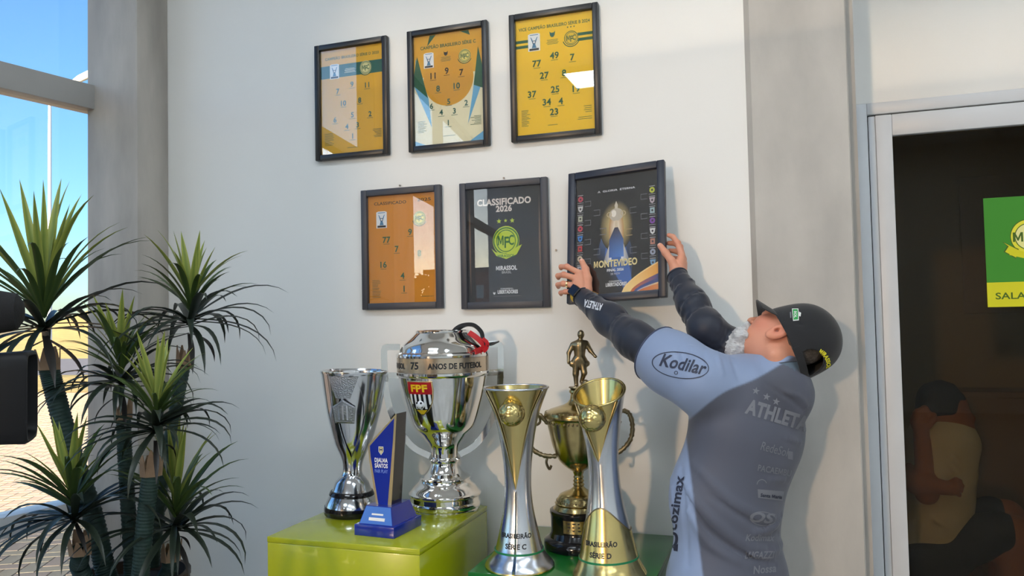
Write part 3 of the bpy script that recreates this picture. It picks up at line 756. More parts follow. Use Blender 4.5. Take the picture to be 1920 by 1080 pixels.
p.ring(W_*.415, H_*.665, W_*.022, W_*.032, srgb(200, 180, 140), 16); p.ring(W_*.585, H_*.665, W_*.022, W_*.032, srgb(200, 180, 140), 16)
p.poly([(W_*.485, H_*.61), (W_*.515, H_*.61), (W_*.52, H_*.55), (W_*.48, H_*.55)], srgb(220, 200, 170))
p.grad([(W_*.41, H_*.30), (W_*.415, H_*.45), (W_*.48, H_*.55), (W_*.52, H_*.55), (W_*.585, H_*.45), (W_*.59, H_*.30)], [srgb(70, 110, 180), srgb(60, 84, 130), srgb(60, 60, 80), srgb(70, 60, 70), srgb(70, 100, 150), srgb(90, 140, 210)])
p.text('A  GLORIA  ETERNA', W_*.5, H_*.865, 7, srgb(230, 230, 235), .03, width=W_*.46)
clubs = [srgb(190, 60, 84), srgb(210, 210, 210), srgb(186, 190, 170), srgb(200, 60, 80), srgb(50, 130, 210), srgb(200, 50, 54), srgb(210, 196, 170), srgb(180, 186, 196)]
clubs2 = [srgb(196, 206, 60), srgb(196, 180, 190), srgb(170, 196, 200), srgb(130, 60, 170), srgb(224, 224, 224), srgb(190, 130, 110), srgb(160, 170, 190), srgb(120, 170, 210)]
for i in range(8):
    z = H_*(.83-i*.086)
    for x, cc in ((W_*.055, clubs[i]), (W_*.93, clubs2[i])):
        p.rect(x-10, z+13, 20, 2, srgb(200, 200, 205))
        if i % 3 == 0: p.ell(x, z, 9.5, 10.5, cc, 16)
        elif i % 3 == 1: p.poly([(x-10, z+10), (x-7, z-6), (x, z-12), (x+7, z-6), (x+10, z+10)], cc)
        else: p.poly([(x-8, z+10), (x-8, z-10), (x+8, z-10), (x+8, z+10)], cc)
        p.ell(x, z, 3.6, 4, srgb(60, 50, 60), 10); p.rect(x-11, z-15, 22, 1.6, srgb(170, 170, 175))
LN = srgb(120, 122, 128)
def brk(x, z, s, hh, c=LN):
    p.rect(x, z, 22, 2.2, c); p.rect(x, z-hh, 22, 2.2, c); p.rect(x+(22 if s > 0 else -1.4), z-hh, 1.4, hh+2.2, c)
for i in range(4):
    brk(W_*.11, H_*(.80-i*.165), 1, 18); brk(W_*.80, H_*(.80-i*.165), -1, 18)
for i in range(2):
    brk(W_*.225, H_*(.715-i*.335), 1, 20); brk(W_*.67, H_*(.70-i*.335), -1, 20)
brk(W_*.30, H_*.55, 1, 22); brk(W_*.62, H_*.52, -1, 22, srgb(190, 160, 110))
p.text('MONTEVIDEO', W_*.49, H_*.225, 24, srgb(232, 214, 150), .05, width=W_*.52)
p.text('FINAL 2026', W_*.49, H_*.185, 9, srgb(236, 236, 236), .05, width=W_*.2); p.text('28 NOV', W_*.49, H_*.155, 7, srgb(190, 190, 195), .03)
p.text('CONMEBOL', W_*.49, H_*.095, 5.5, srgb(230, 230, 230), .03, spacing=1.1); p.text('LIBERTADORES', W_*.50, H_*.062, 12, srgb(236, 236, 236), .05, width=W_*.25)
OR = [srgb(240, 170, 60), srgb(210, 110, 50), srgb(255, 220, 150), srgb(60, 80, 140), srgb(230, 150, 80), srgb(170, 180, 220)]
def sweep(a0, a1, c0, c1):
    n = 14; P = []; Cc = []
    for i in range(n+1):
        f = i/n
        for a in (a0, a1):
            P.append((W_*(.56+.04*(a-.0)*6)+(W_*1.0-W_*(.56+.24*a))*f, H_*(.235-.23*a)*(f**.62))); Cc.append(tuple(c0[k]*(1-f)+c1[k]*f for k in range(4)))
    p.add(P, [(2*i, 2*i+1, 2*i+3, 2*i+2) for i in range(n)], Cc)
sweep(.0, .05, OR[2], OR[2]); sweep(.05, .42, srgb(250, 220, 150), OR[0]); sweep(.42, .58, OR[1], OR[3]); sweep(.58, .72, OR[3], OR[3]); sweep(.72, .78, OR[5], OR[2]); sweep(.78, .98, OR[1], OR[4])
for k, c in enumerate((srgb(230, 170, 70), srgb(120, 80, 40), srgb(250, 220, 130))):
    p.poly([(W_*.0, H_*(.14-k*.02)), (W_*.30, 1), (W_*(.28-k*.02), 1), (W_*.0, H_*(.13-k*.02))], c)
done(t, p)
# nails
NAIL = mat('nail_steel', (.2, .19, .18, 1), .4, .8)
for (px, py, lab) in ((1043, 469, 'bare nail in the wall between the black crest poster and the held poster'), (945, 334, 'nail head above the black crest poster'), (750, 348, 'nail head above the orange poster')):
    q = at(px, py, -.003); bm = bmesh.new(); lathe(bm, [(0, .0015), (.006, .0015), (.006, .0038), (.0075, .0032)], 10)
    n_ = obj('nail', bm, NAIL); n_.rotation_euler = (PI/2, 0, 0); n_.location = (q.x, .0, q.z); tag(n_, lab, 'nail', 'wall nails')
# ================================================================== plinths and trophies
ZB, ZG = .89, .81
t = thing('display_plinth', 'lime yellow lacquered box plinth with the large chrome cup on it', 'plinth', (-1.297, -.365, 0))
boxobj('body', -.264, .264, -.275, .275, 0, ZB-.018, LIME, t, .003); boxobj('top_panel', -.2645, .2645, -.2755, .2755, ZB-.018, ZB, LIME, t, .002)
t = thing('display_plinth', 'dark green lacquered box plinth beside the lime one', 'plinth', (-.645, -.29, 0))
boxobj('body', -.27, .27, -.27, .27, 0, ZG-.018, GREEN, t, .003); boxobj('top_panel', -.2705, .2705, -.2705, .2705, ZG-.018, ZG, GREEN, t, .002)

def facing(x, y, off=0): return math.atan2(CAM.y-y, CAM.x-x)+PI/2+math.radians(off)
def cyl(prof_r, a, z, lift=.0006):
    r = prof_r(z)+lift; return Vector((r*math.cos(a), r*math.sin(a), z))
def rfun(prof):
    zs = [p[0] for p in prof]; rs = [p[1] for p in prof]
    o = np.argsort(zs, kind='stable'); zs = np.array(zs)[o]; rs = np.array(rs)[o]
    return lambda z: float(np.interp(z, zs, rs))
FRONT = -PI/2
def football(name, c, r, m, parent, axis=None, sub=5):
    """a ball with sunk seams between twelve pentagons and twenty hexagons"""
    g = (1+5**.5)/2; ico = [Vector(v).normalized() for s in (-1, 1) for q in (-1, 1) for v in ((0, s, q*g), (s, q*g, 0), (q*g, 0, s))]
    hexs = []
    for i in range(12):
        for j in range(i+1, 12):
            for k in range(j+1, 12):
                if min(ico[i].dot(ico[j]), ico[j].dot(ico[k]), ico[i].dot(ico[k])) > .4: hexs.append((ico[i]+ico[j]+ico[k]).normalized())
    cen = np.array(ico+hexs); wt = np.array([.0585]*12+[0]*20)
    bm = bmesh.new(); bmesh.ops.create_icosphere(bm, subdivisions=sub, radius=1)
    P = np.array([v.co for v in bm.verts]); P /= np.linalg.norm(P, axis=1)[:, None]
    d = P @ cen.T-wt; d.sort(axis=1); e = d[:, -1]-d[:, -2]
    dep = np.exp(-(e/.022)**2)*.05
    R = P*(r*(1.0+.008-dep))[:, None]
    for v, p in zip(bm.verts, R): v.co = Vector(p)+Vector(c)
    return obj(name, bm, m, parent, 180)

# ---- A: flared silver cup
xa, ya = -1.452, -.315
t = thing('trophy_cup', 'tall flared silver cup on a black banded base, at the window end', 'trophy', (xa, ya, ZB), 'trophies on the plinths')
t.rotation_euler = (0, math.radians(2.0), facing(xa, ya, -6))
pa = [tuple(v) for v in spline([(.162, .031), (.20, .038), (.245, .062), (.34, .0878), (.41, .101), (.492, .1142)], 8)]
bm = bmesh.new(); inner = [(z, r-.006) for z, r in pa]
lathe(bm, [(.158, 0), (.158, .02)]+inner+[(.492, .1105), (.49, .103), (.40, .09), (.26, .058), (.22, .03), (.215, 0)], 72, cap=(False, False)); obj('bowl', bm, SILVER, t, 40)
# outer mantle of three broad straps with arched openings between them
pm = [tuple(v) for v in spline([(.082, .0665), (.095, .061), (.12, .047), (.135, .036), (.155, .0318), (.19, .038), (.245, .062), (.34, .0885), (.41, .1018), (.493, .1150)], 8)]
rm = rfun(pm); Zs = np.linspace(.082, .493, 90)
def halfw(z):
    if z < .14: return PI/3*(1-.60*max(0, 1-((z-.082)/.058))**.5)+.0     # feet spread apart below
    if z < .2: return PI/3*.985
    k = (z-.2)/.29
    return PI/3*(.985-.50*math.sin(min(k, 1)*PI)**.8*(1 if k < .5 else .9))
for s in range(3):
    a0 = FRONT+PI/3+s*2*PI/3
    bm = bmesh.new()
    slab(bm, lambda u, v, q: (lambda z, a: Vector(((rm(z)+.0008-.003*(1-q))*math.cos(a), (rm(z)+.0008-.003*(1-q))*math.sin(a), z)))(Zs[0]+(Zs[-1]-Zs[0])*u, a0+halfw(Zs[0]+(Zs[-1]-Zs[0])*u)*(2*v-1)), 80, 18, .003)
    obj('mantle_strap', bm, SILVER, t, 40)
bm = bmesh.new(); lathe(bm, [(.486, .1125), (.486, .1165), (.49, .118), (.496, .1175), (.497, .113), (.492, .11)], 72, cap=(False, False)); obj('rim', bm, SILVER, t, 40)
bm = bmesh.new(); lathe(bm, [(.03, .0905), (.04, .088), (.062, .078), (.07, .0725), (.08, .069), (.085, .066), (.11, .058), (.13, .042), (.145, .02), (.150, 0)], 64, cap=(True, False)); obj('base_dome', bm, SILVER, t, 30)
bm = bmesh.new(); lathe(bm, [(0, .0905), (.004, .0935), (.02, .094), (.03, .0925)], 64); obj('base_foot', bm, BLACKG, t, 40)
bm = bmesh.new(); lathe(bm, [(.066, .0765), (.068, .0785), (.08, .0735), (.082, .0705)], 64); obj('base_band', bm, BLACKG, t, 40)
# engraved panels: textured fan under the rim and a pentagon emblem
ENG = mat('engraved_silver', (.42, .43, .46, 1), .32, 1, bump=1.0, bscale=260)
def onA(x, z, lift=.0022): r = rm(z)+lift; a = FRONT-.28+x/r; return Vector((r*math.cos(a), r*math.sin(a), z))
bm = bmesh.new(); patch(bm, lambda u, v: onA((v-.5)*.115*(1-.55*(1-u)), .408+.075*u+.0*(v), .0024), 8, 16); obj('engraved_fan', bm, ENG, t, 180)
pen = [(0, .405), (.044, .378), (.036, .322), (-.036, .322), (-.044, .378)]
def penp(f): return [(x*f, .36+(z-.36)*f) for x, z in pen]
bm = bmesh.new()
o5 = [bm.verts.new(onA(x, z, .003)) for x, z in penp(1)]; i5 = [bm.verts.new(onA(x, z, .0046)) for x, z in penp(.86)]; j5 = [bm.verts.new(onA(x, z, .0034)) for x, z in penp(.78)]; c5 = bm.verts.new(onA(0, .36, .0034))
for i in range(5):
    k = (i+1) % 5; bm.faces.new((o5[i], o5[k], i5[k], i5[i])); bm.faces.new((i5[i], i5[k], j5[k], j5[i])); bm.faces.new((j5[i], j5[k], c5))
obj('emblem', bm, ENG, t)
for i in (-1, 0, 1):
    bm = bmesh.new(); slab(bm, lambda u, v, q: onA(i*.015+(v-.5)*.006, .335+.05*u, .0034+.0022*q), 4, 1, 0); obj('emblem_bar', bm, SILVER, t)

# ---- B: large chrome cup with two handles
xb, yb = -1.155, -.179
t = thing('trophy_cup', 'large polished chrome cup with square handles and a red shield badge', 'trophy', (xb, yb, ZB), 'trophies on the plinths')
t.rotation_euler = (0, 0, facing(xb, yb, 2))
prB = [(0, .1165), (.004, .119), (.010, .1195), (.014, .117), (.016, .1245), (.022, .1262), (.030, .1262), (.034, .124), (.036, .1225), (.052, .1225), (.054, .125), (.058, .128), (.063, .128), (.066, .124)]
prB += [tuple(v) for v in spline([(.068, .122), (.085, .108), (.100, .092), (.108, .088)], 5)]+[(.112, .0905), (.116, .090), (.119, .086)]
prB += [tuple(v) for v in spline([(.121, .078), (.135, .062), (.155, .0495), (.165, .0465)], 5)]+[(.168, .053), (.172, .055), (.178, .055), (.181, .051), (.183, .0475)]
prB += [tuple(v) for v in spline([(.186, .046), (.205, .048), (.228, .055), (.26, .080), (.30, .113), (.375, .1378), (.43, .151), (.470, .1575)], 7)]+[(.473, .161), (.478, .1645), (.486, .1645), (.488, .162)]
bm = bmesh.new(); lathe(bm, prB+[(.488, .1605)], 96); obj('body', bm, CHROME, t, 28)
bm = bmesh.new(); lathe(bm, [(.488, .1625), (.538, .1625)], 96, cap=(False, False)); obj('text_band', bm, CBAND, t, 40)
prL = [(.538, .1605), (.539, .1645), (.546, .1655), (.552, .163), (.555, .158)]+[tuple(v) for v in spline([(.556, .156), (.580, .142), (.606, .112), (.622, .094)], 6)]+[(.624, .0945), (.629, .0945), (.631, .091), (.629, .086), (.60, .085)]
bm = bmesh.new(); lathe(bm, prL, 96, cap=(True, True)); obj('shoulder', bm, CHROME, t, 28)
rB = rfun(prB)
# straps of the handles: a squared loop above, then a long band curving in to the stem
for sx in (-1, 1):
    bm = bmesh.new()
    path = [(sx*.150, 0, .575), (sx*.195, 0, .576), (sx*.203, 0, .574), (sx*.206, 0, .566), (sx*.205, 0, .50)]+[tuple(p) for p in spline([(sx*.204, 0, .49), (sx*.200, 0, .42), (sx*.185, 0, .35), (sx*.152, 0, .278), (sx*.108, 0, .222), (sx*.052, 0, .190)], 7)]
    tube(bm, path, 1, rect=(.012, .022), up=(0, 1, 0)); 
    tube(bm, [(sx*.155, 0, .475), (sx*.197, 0, .476), (sx*.203, 0, .470), (sx*.204, 0, .455)], 1, rect=(.012, .022), up=(0, 1, 0))
    o = obj('handle', bm, CHROME, t)
    bv = o.modifiers.new('edge', 'BEVEL'); bv.width = .0025; bv.segments = 2; bv.limit_method = 'ANGLE'
bfn = lambda a0: (lambda x, y: Vector((.1632*math.cos(a0+x/.1632), .1632*math.sin(a0+x/.1632), .503+y)))
text_mapped('lettering', 'ANOS DE FUTEBOL', bfn(FRONT+.27), LETTER, t, .045, .019, .205, 'c', fine=.3)
text_mapped('lettering', '75', bfn(FRONT-.67), LETTER, t, .045, .024, .033, 'c', fine=.3)
text_mapped('lettering', 'MIRASSOL', bfn(FRONT-1.28), LETTER, t, .045, .019, .105, 'c', fine=.3)
# shield badge in relief
bd = None
ab = FRONT-.60
def onB(x, z, l): r = rB(z)+l; a = ab+x/r; return Vector((r*math.cos(a), r*math.sin(a), z))
SH = [(-.040, .0), (-.041, -.03), (-.036, -.068), (-.022, -.098), (0, -.118), (.022, -.098), (.036, -.068), (.041, -.03), (.040, .0)]
def shield(f, z0=.462): return [(x*f, z0-.06+(z+.06)*f) for x, z in SH]
RED = mat('badge_red', srgb(170, 12, 24), .3); BYEL = mat('badge_yellow', srgb(230, 190, 30), .35); BBLK = mat('badge_black', srgb(14, 14, 16), .3)
bm = bmesh.new()
def sh_row(f, l, n=9):
    rows = []
    for k in range(n):
        q = k/(n-1); z = -.118*q*f+.462-.06+.06*f
        w_ = float(np.interp(-.118*q, [-.118, -.098, -.068, -.03, 0], [.001, .028, .046, .053, .051]))*f
        rows.append([bm.verts.new(onB(w_*(2*j/8-1), z, l)) for j in range(9)])
    return rows
def sh_fill(R):
    for a, b in zip(R, R[1:]):
        for j in range(8): bm.faces.new((a[j], a[j+1], b[j+1], b[j]))
    return R
a_ = sh_fill(sh_row(1, .003)); 
b_ = sh_row(1, .0)
for i in range(8):
    for j in (0, 8): bm.faces.new((a_[i][j], a_[i+1][j], b_[i+1][j], b_[i][j]))
for j in range(8): bm.faces.new((a_[0][j], a_[0][j+1], b_[0][j+1], b_[0][j])); bm.faces.new((a_[8][j], a_[8][j+1], b_[8][j+1], b_[8][j]))
badge_o = obj('shield_badge', bm, GOLDE, t, 40)
def bpatch(name, pts, l, m, n=6):
    """x-range as function of z: list of (z, x0, x1)"""
    bm = bmesh.new(); R = [[bm.verts.new(onB(x0+(x1-x0)*j/n, z, l)) for j in range(n+1)] for z, x0, x1 in pts]
    for a, b in zip(R, R[1:]):
        for j in range(n): bm.faces.new((a[j], a[j+1], b[j+1], b[j]))
    return obj(name, bm, m, badge_o)
wz = lambda z: float(np.interp(z-.462, [-.118, -.098, -.068, -.03, 0], [.001, .028, .046, .053, .051]))*.93
bpatch('badge_field', [(z, -wz(z), wz(z)) for z in np.linspace(.346, .459, 12)], .0035, BBLK)
bpatch('badge_chief', [(z, -wz(z), wz(z)) for z in np.linspace(.418, .459, 4)], .0039, RED)
for i in range(5):
    x = -.037+i*.0185; zl = .352+abs(x)*.85
    bpatch('badge_stripe', [(z, max(x-.0045, -wz(z)), min(x+.0045, wz(z))) for z in np.linspace(zl, .418, 6)], .0039, WHITE, 2)
text_mapped('badge_letters', 'FPF', lambda x, y: onB(x, .427+y, .0043), BYEL, badge_o, .06, .024, .066, fine=.3)
bm = bmesh.new()
for k in range(24): pass
cB = onB(0, .382, .004); 
football('badge_ball', cB, .0145, WHITE, badge_o, sub=3)
for q in ((0, 0), (.008, .007), (-.008, .007), (.008, -.007), (-.008, -.007)):
    bm = bmesh.new(); e = onB(q[0], .382+q[1], .0145 if q == (0, 0) else .0128)
    nrm = (e-Vector((0, 0, e.z))).normalized(); ux = Vector((-nrm.y, nrm.x, 0))
    ngon_prism(bm, [e+ux*.0038*math.cos(a*2*PI/5)+Vector((0, 0, .0038*math.sin(a*2*PI/5))) for a in range(5)], nrm*.0022); obj('badge_ball_patch', bm, BBLK, badge_o)
bpatch('badge_foot', [(z, -wz(z)*.8, wz(z)*.8) for z in np.linspace(.349, .364, 4)], .0043, BYEL)
# medal ribbon over the cup
rb = thing('medal_ribbon', 'black strap and red ribbon hung over the rim of the large chrome cup', 'ribbon', (xb, yb, ZB))
rb.rotation_euler = (0, 0, facing(xb, yb, 2))
bm = bmesh.new(); tube(bm, [tuple(p) for p in spline([(.035, .03, .605), (.05, -.02, .633), (.075, -.065, .648), (.107, -.07, .646), (.132, -.072, .622), (.138, -.075, .592), (.15, -.078, .568)], 8)], 1, rect=(.011, .022), up=(.3, -1, .4)); obj('black_strap', bm, BLACKF, rb)
bm = bmesh.new(); tube(bm, [tuple(p) for p in spline([(.088, -.082, .622), (.110, -.088, .607), (.132, -.088, .586), (.139, -.088, .572), (.128, -.096, .562), (.105, -.125, .557)], 6)], 1, rect=(.003, .020), up=(.2, -1, .5))
tube(bm, [tuple(p) for p in spline([(.135, -.086, .60), (.150, -.085, .585), (.147, -.09, .566), (.135, -.10, .556)], 6)], 1, rect=(.003, .014), up=(.2, -1, .5)); obj('red_ribbon', bm, REDR, rb)
bm = bmesh.new(); tube(bm, [tuple(p) for p in spline([(.145, -.08, .582), (.165, -.07, .577), (.19, -.02, .583), (.2, .0, .585)], 6)], .0035, 8); obj('cord', bm, LETTER, rb)

# ---- C and D: hourglass silver cups with a gold wedge and ball in front
def hourglass(label, x, y, H, prof, off, zV, lower, txt2, lean=0, slant=0):
    t = thing('trophy_cup', label, 'trophy', (x, y, ZG), 'trophies on the plinths'); t.rotation_euler = (0, math.radians(lean), facing(x, y, off))
    P = [tuple(v) for v in spline(prof, 8)]; R = rfun(P)
    zt = lambda a, z: z+slant*math.cos(a-FRONT)*max(0, (z-zV)/(H-zV))**2*-1     # oblique rim: front lower
    bm = bmesh.new()
    N = 72; zz = np.linspace(.0, H-.004, 60)
    rings = [[bm.verts.new(((R(z)-.004)*math.cos(2*PI*j/N), (R(z)-.004)*math.sin(2*PI*j/N), zt(2*PI*j/N, z))) for j in range(N)] for z in zz]
    inn = [[bm.verts.new(((R(z)-.010)*math.cos(2*PI*j/N), (R(z)-.010)*math.sin(2*PI*j/N), zt(2*PI*j/N, z))) for j in range(N)] for z in np.linspace(H-.001, H-.16, 14)]
    allr = rings+inn
    for a, b in zip(allr, allr[1:]):
        for j in range(N): bm.faces.new((a[j], a[(j+1) % N], b[(j+1) % N], b[j]))
    bm.faces.new(allr[0][::-1]); bm.faces.new(allr[-1])
    obj('gold_cup', bm, GOLD, t, 50)
    # silver mantle open in a V at the front
    def half(z):
        if z < zV: return 0.0
        k = (z-zV)/(H-zV); return min(1.12*k**.8, 1.12)
    zs = np.concatenate([np.linspace(.006, zV, 30), zV+(H-zV)*np.linspace(.0, 1, 40)**1.2])
    def f(u, v, q):
        i = u*(len(zs)-1); z = float(np.interp(i, range(len(zs)), zs)); h_ = half(z)
        a = FRONT+h_+(2*PI-2*h_)*v
        edge = min(v, 1-v); flare = .0016*math.exp(-(edge/.012)**2) if z > zV else 0
        r = R(z)+flare-(.0035 if q == 0 else 0)
        return Vector((r*math.cos(a), r*math.sin(a), zt(a, z)))
    bm = bmesh.new(); slab(bm, f, 69, 96, 0); bmesh.ops.remove_doubles(bm, verts=bm.verts, dist=.00002); obj('silver_mantle', bm, SATIN, t, 45)
    if lower:
        def g(u, v, q):
            a = 2*PI*v; c = math.cos(a-FRONT); top = .13+.07*max(0, c)**1.6
            z = .006+(top-.006)*u; r = R(z)+.0014-(.001 if q == 0 else 0)
            return Vector((r*math.cos(a), r*math.sin(a), z))
        bm = bmesh.new(); slab(bm, g, 16, 96, 0); bmesh.ops.remove_doubles(bm, verts=bm.verts, dist=.00002); obj('gold_skirt', bm, GOLD, t, 45)
        lip = []
        for j in range(97):
            a = 2*PI*j/96; c = math.cos(a-FRONT); top = .1305+.07*max(0, c)**1.6; lip.append((((R(top)+.001)*math.cos(a)), (R(top)+.001)*math.sin(a), top))
        bm = bmesh.new(); tube(bm, lip, .0022, 6, cap=False); obj('skirt_edge', bm, BRONZE, t, 60)
    bm = bmesh.new(); zg = .052; lathe(bm, [(zg-.003, R(zg)+.0005), (zg-.0025, R(zg)+.0028), (zg+.0025, R(zg)+.0026), (zg+.003, R(zg)+.0005)], 72, cap=(False, False)); obj('green_ring', bm, mat('green_enamel', srgb(20, 120, 74), .4), t, 40)
    bm = bmesh.new(); rt = R(H-.004); N = 72
    lip = [((rt+.0)*math.cos(2*PI*j/N), (rt+.0)*math.sin(2*PI*j/N), zt(2*PI*j/N, H)) for j in range(N+1)]; tube(bm, lip, .0036, 8, cap=False); obj('rim', bm, GOLD if lower else SATIN, t, 60)
    zb_ = H-(.068 if not lower else .066); football('ball', (0, -(R(min(zb_+slant*.75, H))+.010), zb_), .039, GOLD, t)
    fn = lambda z0: (lambda x, z: (lambda r: Vector((r*math.cos(FRONT+x/r), r*math.sin(FRONT+x/r), z0+z)))(R(z0+z)+(.0019 if lower else .0006)))
    text_mapped('lettering', 'BRASILEIRÃO', fn(.098), LETTER, t, .05, .013, .10, fine=.35)
    text_mapped('lettering', txt2, fn(.068), LETTER, t, .05, .014, .066, fine=.35)
    return t
hourglass('hourglass silver cup with a deep gold wedge and plain silver foot', -.7856, -.464, .537, [(0, .106), (.012, .1025), (.044, .0765), (.097, .0614), (.177, .0453), (.257, .0405), (.354, .0487), (.454, .0682), (.537, .0995)], -10, .235, False, 'SÉRIE C')
hourglass('silver cup with tilted open rim and gold skirted foot, beside the man', -.508, -.469, .526, [(0, .108), (.012, .104), (.048, .086), (.117, .0714), (.194, .0545), (.271, .0455), (.348, .0460), (.43, .0575), (.526, .0765)], -17, .33, True, 'SÉRIE D', -2.0, .034)

# ---- E: brass player cup
xe, ye = -.66, -.218
t = thing('trophy_cup', 'old brass lidded cup with a football player figure on top', 'trophy', (xe, ye, ZG), 'trophies on the plinths'); t.rotation_euler = (0, 0, facing(xe, ye, 0))
bm = bmesh.new(); lathe(bm, [(0, .115), (.006, .1175), (.022, .117), (.03, .112), (.036, .1), (.05, .0945), (.056, .0925), (.108, .0945), (.112, .097), (.12, .096), (.124, .088)], 64); obj('wooden_base', bm, BLACKG, t, 40)
bm = bmesh.new(); patch(bm, lambda u, v: Vector((.0952*math.cos(FRONT+(v-.5)*1.15), .0952*math.sin(FRONT+(v-.5)*1.15), .062+.04*u)), 1, 20); obj('name_plate', bm, OLDG, t, 180)
rlines = bmesh.new()
for i in range(3):
    for j in range(5):
        a0 = FRONT-.42+j*.18; w_ = .06+.06*((i*3+j*5) % 4)/4
        patch(rlines, lambda u, v: Vector((.0957*math.cos(a0+w_*v), .0957*math.sin(a0+w_*v), .07+i*.011+.004*u)), 1, 3)
o = obj('engraving', rlines, LETTER, t)
prE = [(.120, .082), (.124, .086), (.132, .0795), (.137, .0765), (.142, .0795), (.147, .0735), (.157, .070), (.168, .0625), (.175, .049), (.182, .03), (.19, .02), (.195, .016), (.20, .0195), (.206, .015), (.212, .0185), (.218, .0145), (.224, .0175), (.23, .0145), (.236, .0165), (.243, .019)]
prE += [tuple(v) for v in spline([(.248, .027), (.262, .046), (.285, .066), (.33, .0835), (.388, .0964), (.398, .0985)], 6)]+[(.402, .1), (.412, .1015), (.416, .104), (.420, .108), (.426, .109), (.431, .1075)]
bm = bmesh.new(); lathe(bm, prE, 80); obj('bowl', bm, OLDG, t, 32)
bm = bmesh.new(); lathe(bm, [(.431, .1085), (.436, .107), (.440, .100), (.446, .088), (.453, .066), (.460, .044), (.468, .030), (.478, .022), (.495, .019), (.501, .0245), (.507, .0235), (.511, .02), (.514, .0)], 64, cap=(True, False)); obj('lid', bm, OLDG, t, 30)
bm = bmesh.new()
for j in range(44):
    a = 2*PI*j/44
    for (z, r, s) in ((.405, .1012, .0042), (.150, .0725, .0034), (.437, .103, .0035)):
        m_ = Matrix.Translation((r*math.cos(a), r*math.sin(a), z)) @ Matrix.Scale(s, 4); bmesh.ops.create_icosphere(bm, subdivisions=1, radius=1, matrix=m_)
o = obj('beading', bm, BRONZE, t, 180); o['kind'] = 'stuff'
for sx in (-1, 1):
    bm = bmesh.new()
    P = [tuple(p) for p in spline([(sx*.095, 0, .398), (sx*.12, 0, .425), (sx*.150, 0, .438), (sx*.172, 0, .425), (sx*.18, 0, .385), (sx*.172, 0, .345), (sx*.145, 0, .312), (sx*.11, 0, .294), (sx*.070, 0, .292)], 6)]
    tube(bm, P, [.0055+.0035*abs(math.sin(i*1.3)) for i in range(len(P))], 8)
    tube(bm, [tuple(p) for p in spline([(sx*.126, 0, .43), (sx*.122, 0, .405), (sx*.135, 0, .395), (sx*.142, 0, .405)], 5)], .0045, 6)
    tube(bm, [tuple(p) for p in spline([(sx*.1, 0, .29), (sx*.104, 0, .27), (sx*.095, 0, .25), (sx*.088, 0, .262)], 5)], .0045, 6)
    obj('handle', bm, BRONZE, t, 60)
# the figure: one small body
F_ = Field((-.085, -.05, .50), (.085, .05, .72), .0011)
fx = lambda x, z, y=0: (x, y, z-ZG)
def C_(a, b, r0, r1, k=.004): F_.cap(fx(*a), fx(*b), r0, r1, k)
hip, nk = (.010, 1.408, 0), (.014, 1.478, 0)
C_((.013, 1.425), (.014, 1.462), .017, .0215, .008); C_((-.002, 1.466), (.031, 1.470), .011, .011, .008); C_(nk, (.018, 1.487), .008, .007)
F_.ell(fx(.019, 1.500, -.002), (.0115, .0125, .0145), None, .003); F_.ell(fx(.019, 1.499, -.014), (.002, .004, .003), None, .002)
C_((.003, 1.415), (.022, 1.415), .0155, .0155, .006)
C_((.003, 1.408), (-.001, 1.370), .0135, .0105); C_((-.001, 1.370), (.000, 1.333), .009, .0065); C_((.000, 1.330), (-.002, 1.328, -.012), .006, .0055)
C_((.021, 1.408), (.027, 1.374, -.006), .0135, .010); C_((.027, 1.374, -.006), (.018, 1.345, .010), .009, .0065); C_((.018, 1.343, .010), (.02, 1.336, -.004), .006, .0055)
C_((-.008, 1.466), (-.022, 1.440), .0095, .0075); C_((-.022, 1.440), (-.024, 1.415, -.008), .007, .005); F_.ell(fx(-.024, 1.410, -.009), (.0045, .0055, .007), None, .003)
C_((.036, 1.470), (.049, 1.446), .0095, .0075); C_((.049, 1.446), (.062, 1.430, -.01), .007, .005); F_.ell(fx(.065, 1.427, -.012), (.0055, .005, .005), None, .003)
for a, b in (((-.012, 1.404), (.036, 1.404)),): C_(a, b, .0105, .0105, .006)
P, Q = F_.mesh(); npmesh('player_figure', P, Q, BRONZE, t)
football('player_ball', fx(.031, 1.341, -.012), .0115, BRONZE, t, sub=3)
bm = bmesh.new(); lathe(bm, [(.512, .02), (.516, .026), (.519, .024)], 24); obj('figure_stand', bm, BRONZE, t, 40)

# ---- F: blue award
t = thing('award_plaque', 'blue pointed award with white lettering on a blue stepped foot', 'award', (-1.222, -.475, ZB)); t.rotation_euler = (0, 0, math.radians(-4))
boxobj('plinth', -.072, .072, -.085, .085, 0, .034, BLUEP, t, .0015)
def frustum(name, a, b, z0, z1, m):
    bm = bmesh.new(); A_ = [bm.verts.new((x, y, z0)) for x, y in ((-a[0], -a[1]), (a[0], -a[1]), (a[0], a[1]), (-a[0], a[1]))]; B_ = [bm.verts.new((x, y, z1)) for x, y in ((-b[0], -b[1]), (b[0], -b[1]), (b[0], b[1]), (-b[0], b[1]))]
    bm.faces.new(A_[::-1]); bm.faces.new(B_)
    for i in range(4): bm.faces.new((A_[i], A_[(i+1) % 4], B_[(i+1) % 4], B_[i]))
    return obj(name, bm, m, t)
frustum('foot', (.061, .074), (.046, .056), .034, .088, BLUEP)
def ffoot(x, z, l=.0006):
    k = (z-.034)/.054; y = -(.074-.018*k)-l; return Vector((x, y, z))
bm = bmesh.new(); patch(bm, lambda u, v: ffoot((v-.5)*2*(.059-.0145*u), .036+.050*u), 1, 1); obj('foot_face', bm, BLUEL, t)
boxw = [(-.022, .052, .040, .007), (-.03, .044, .056, .006)]
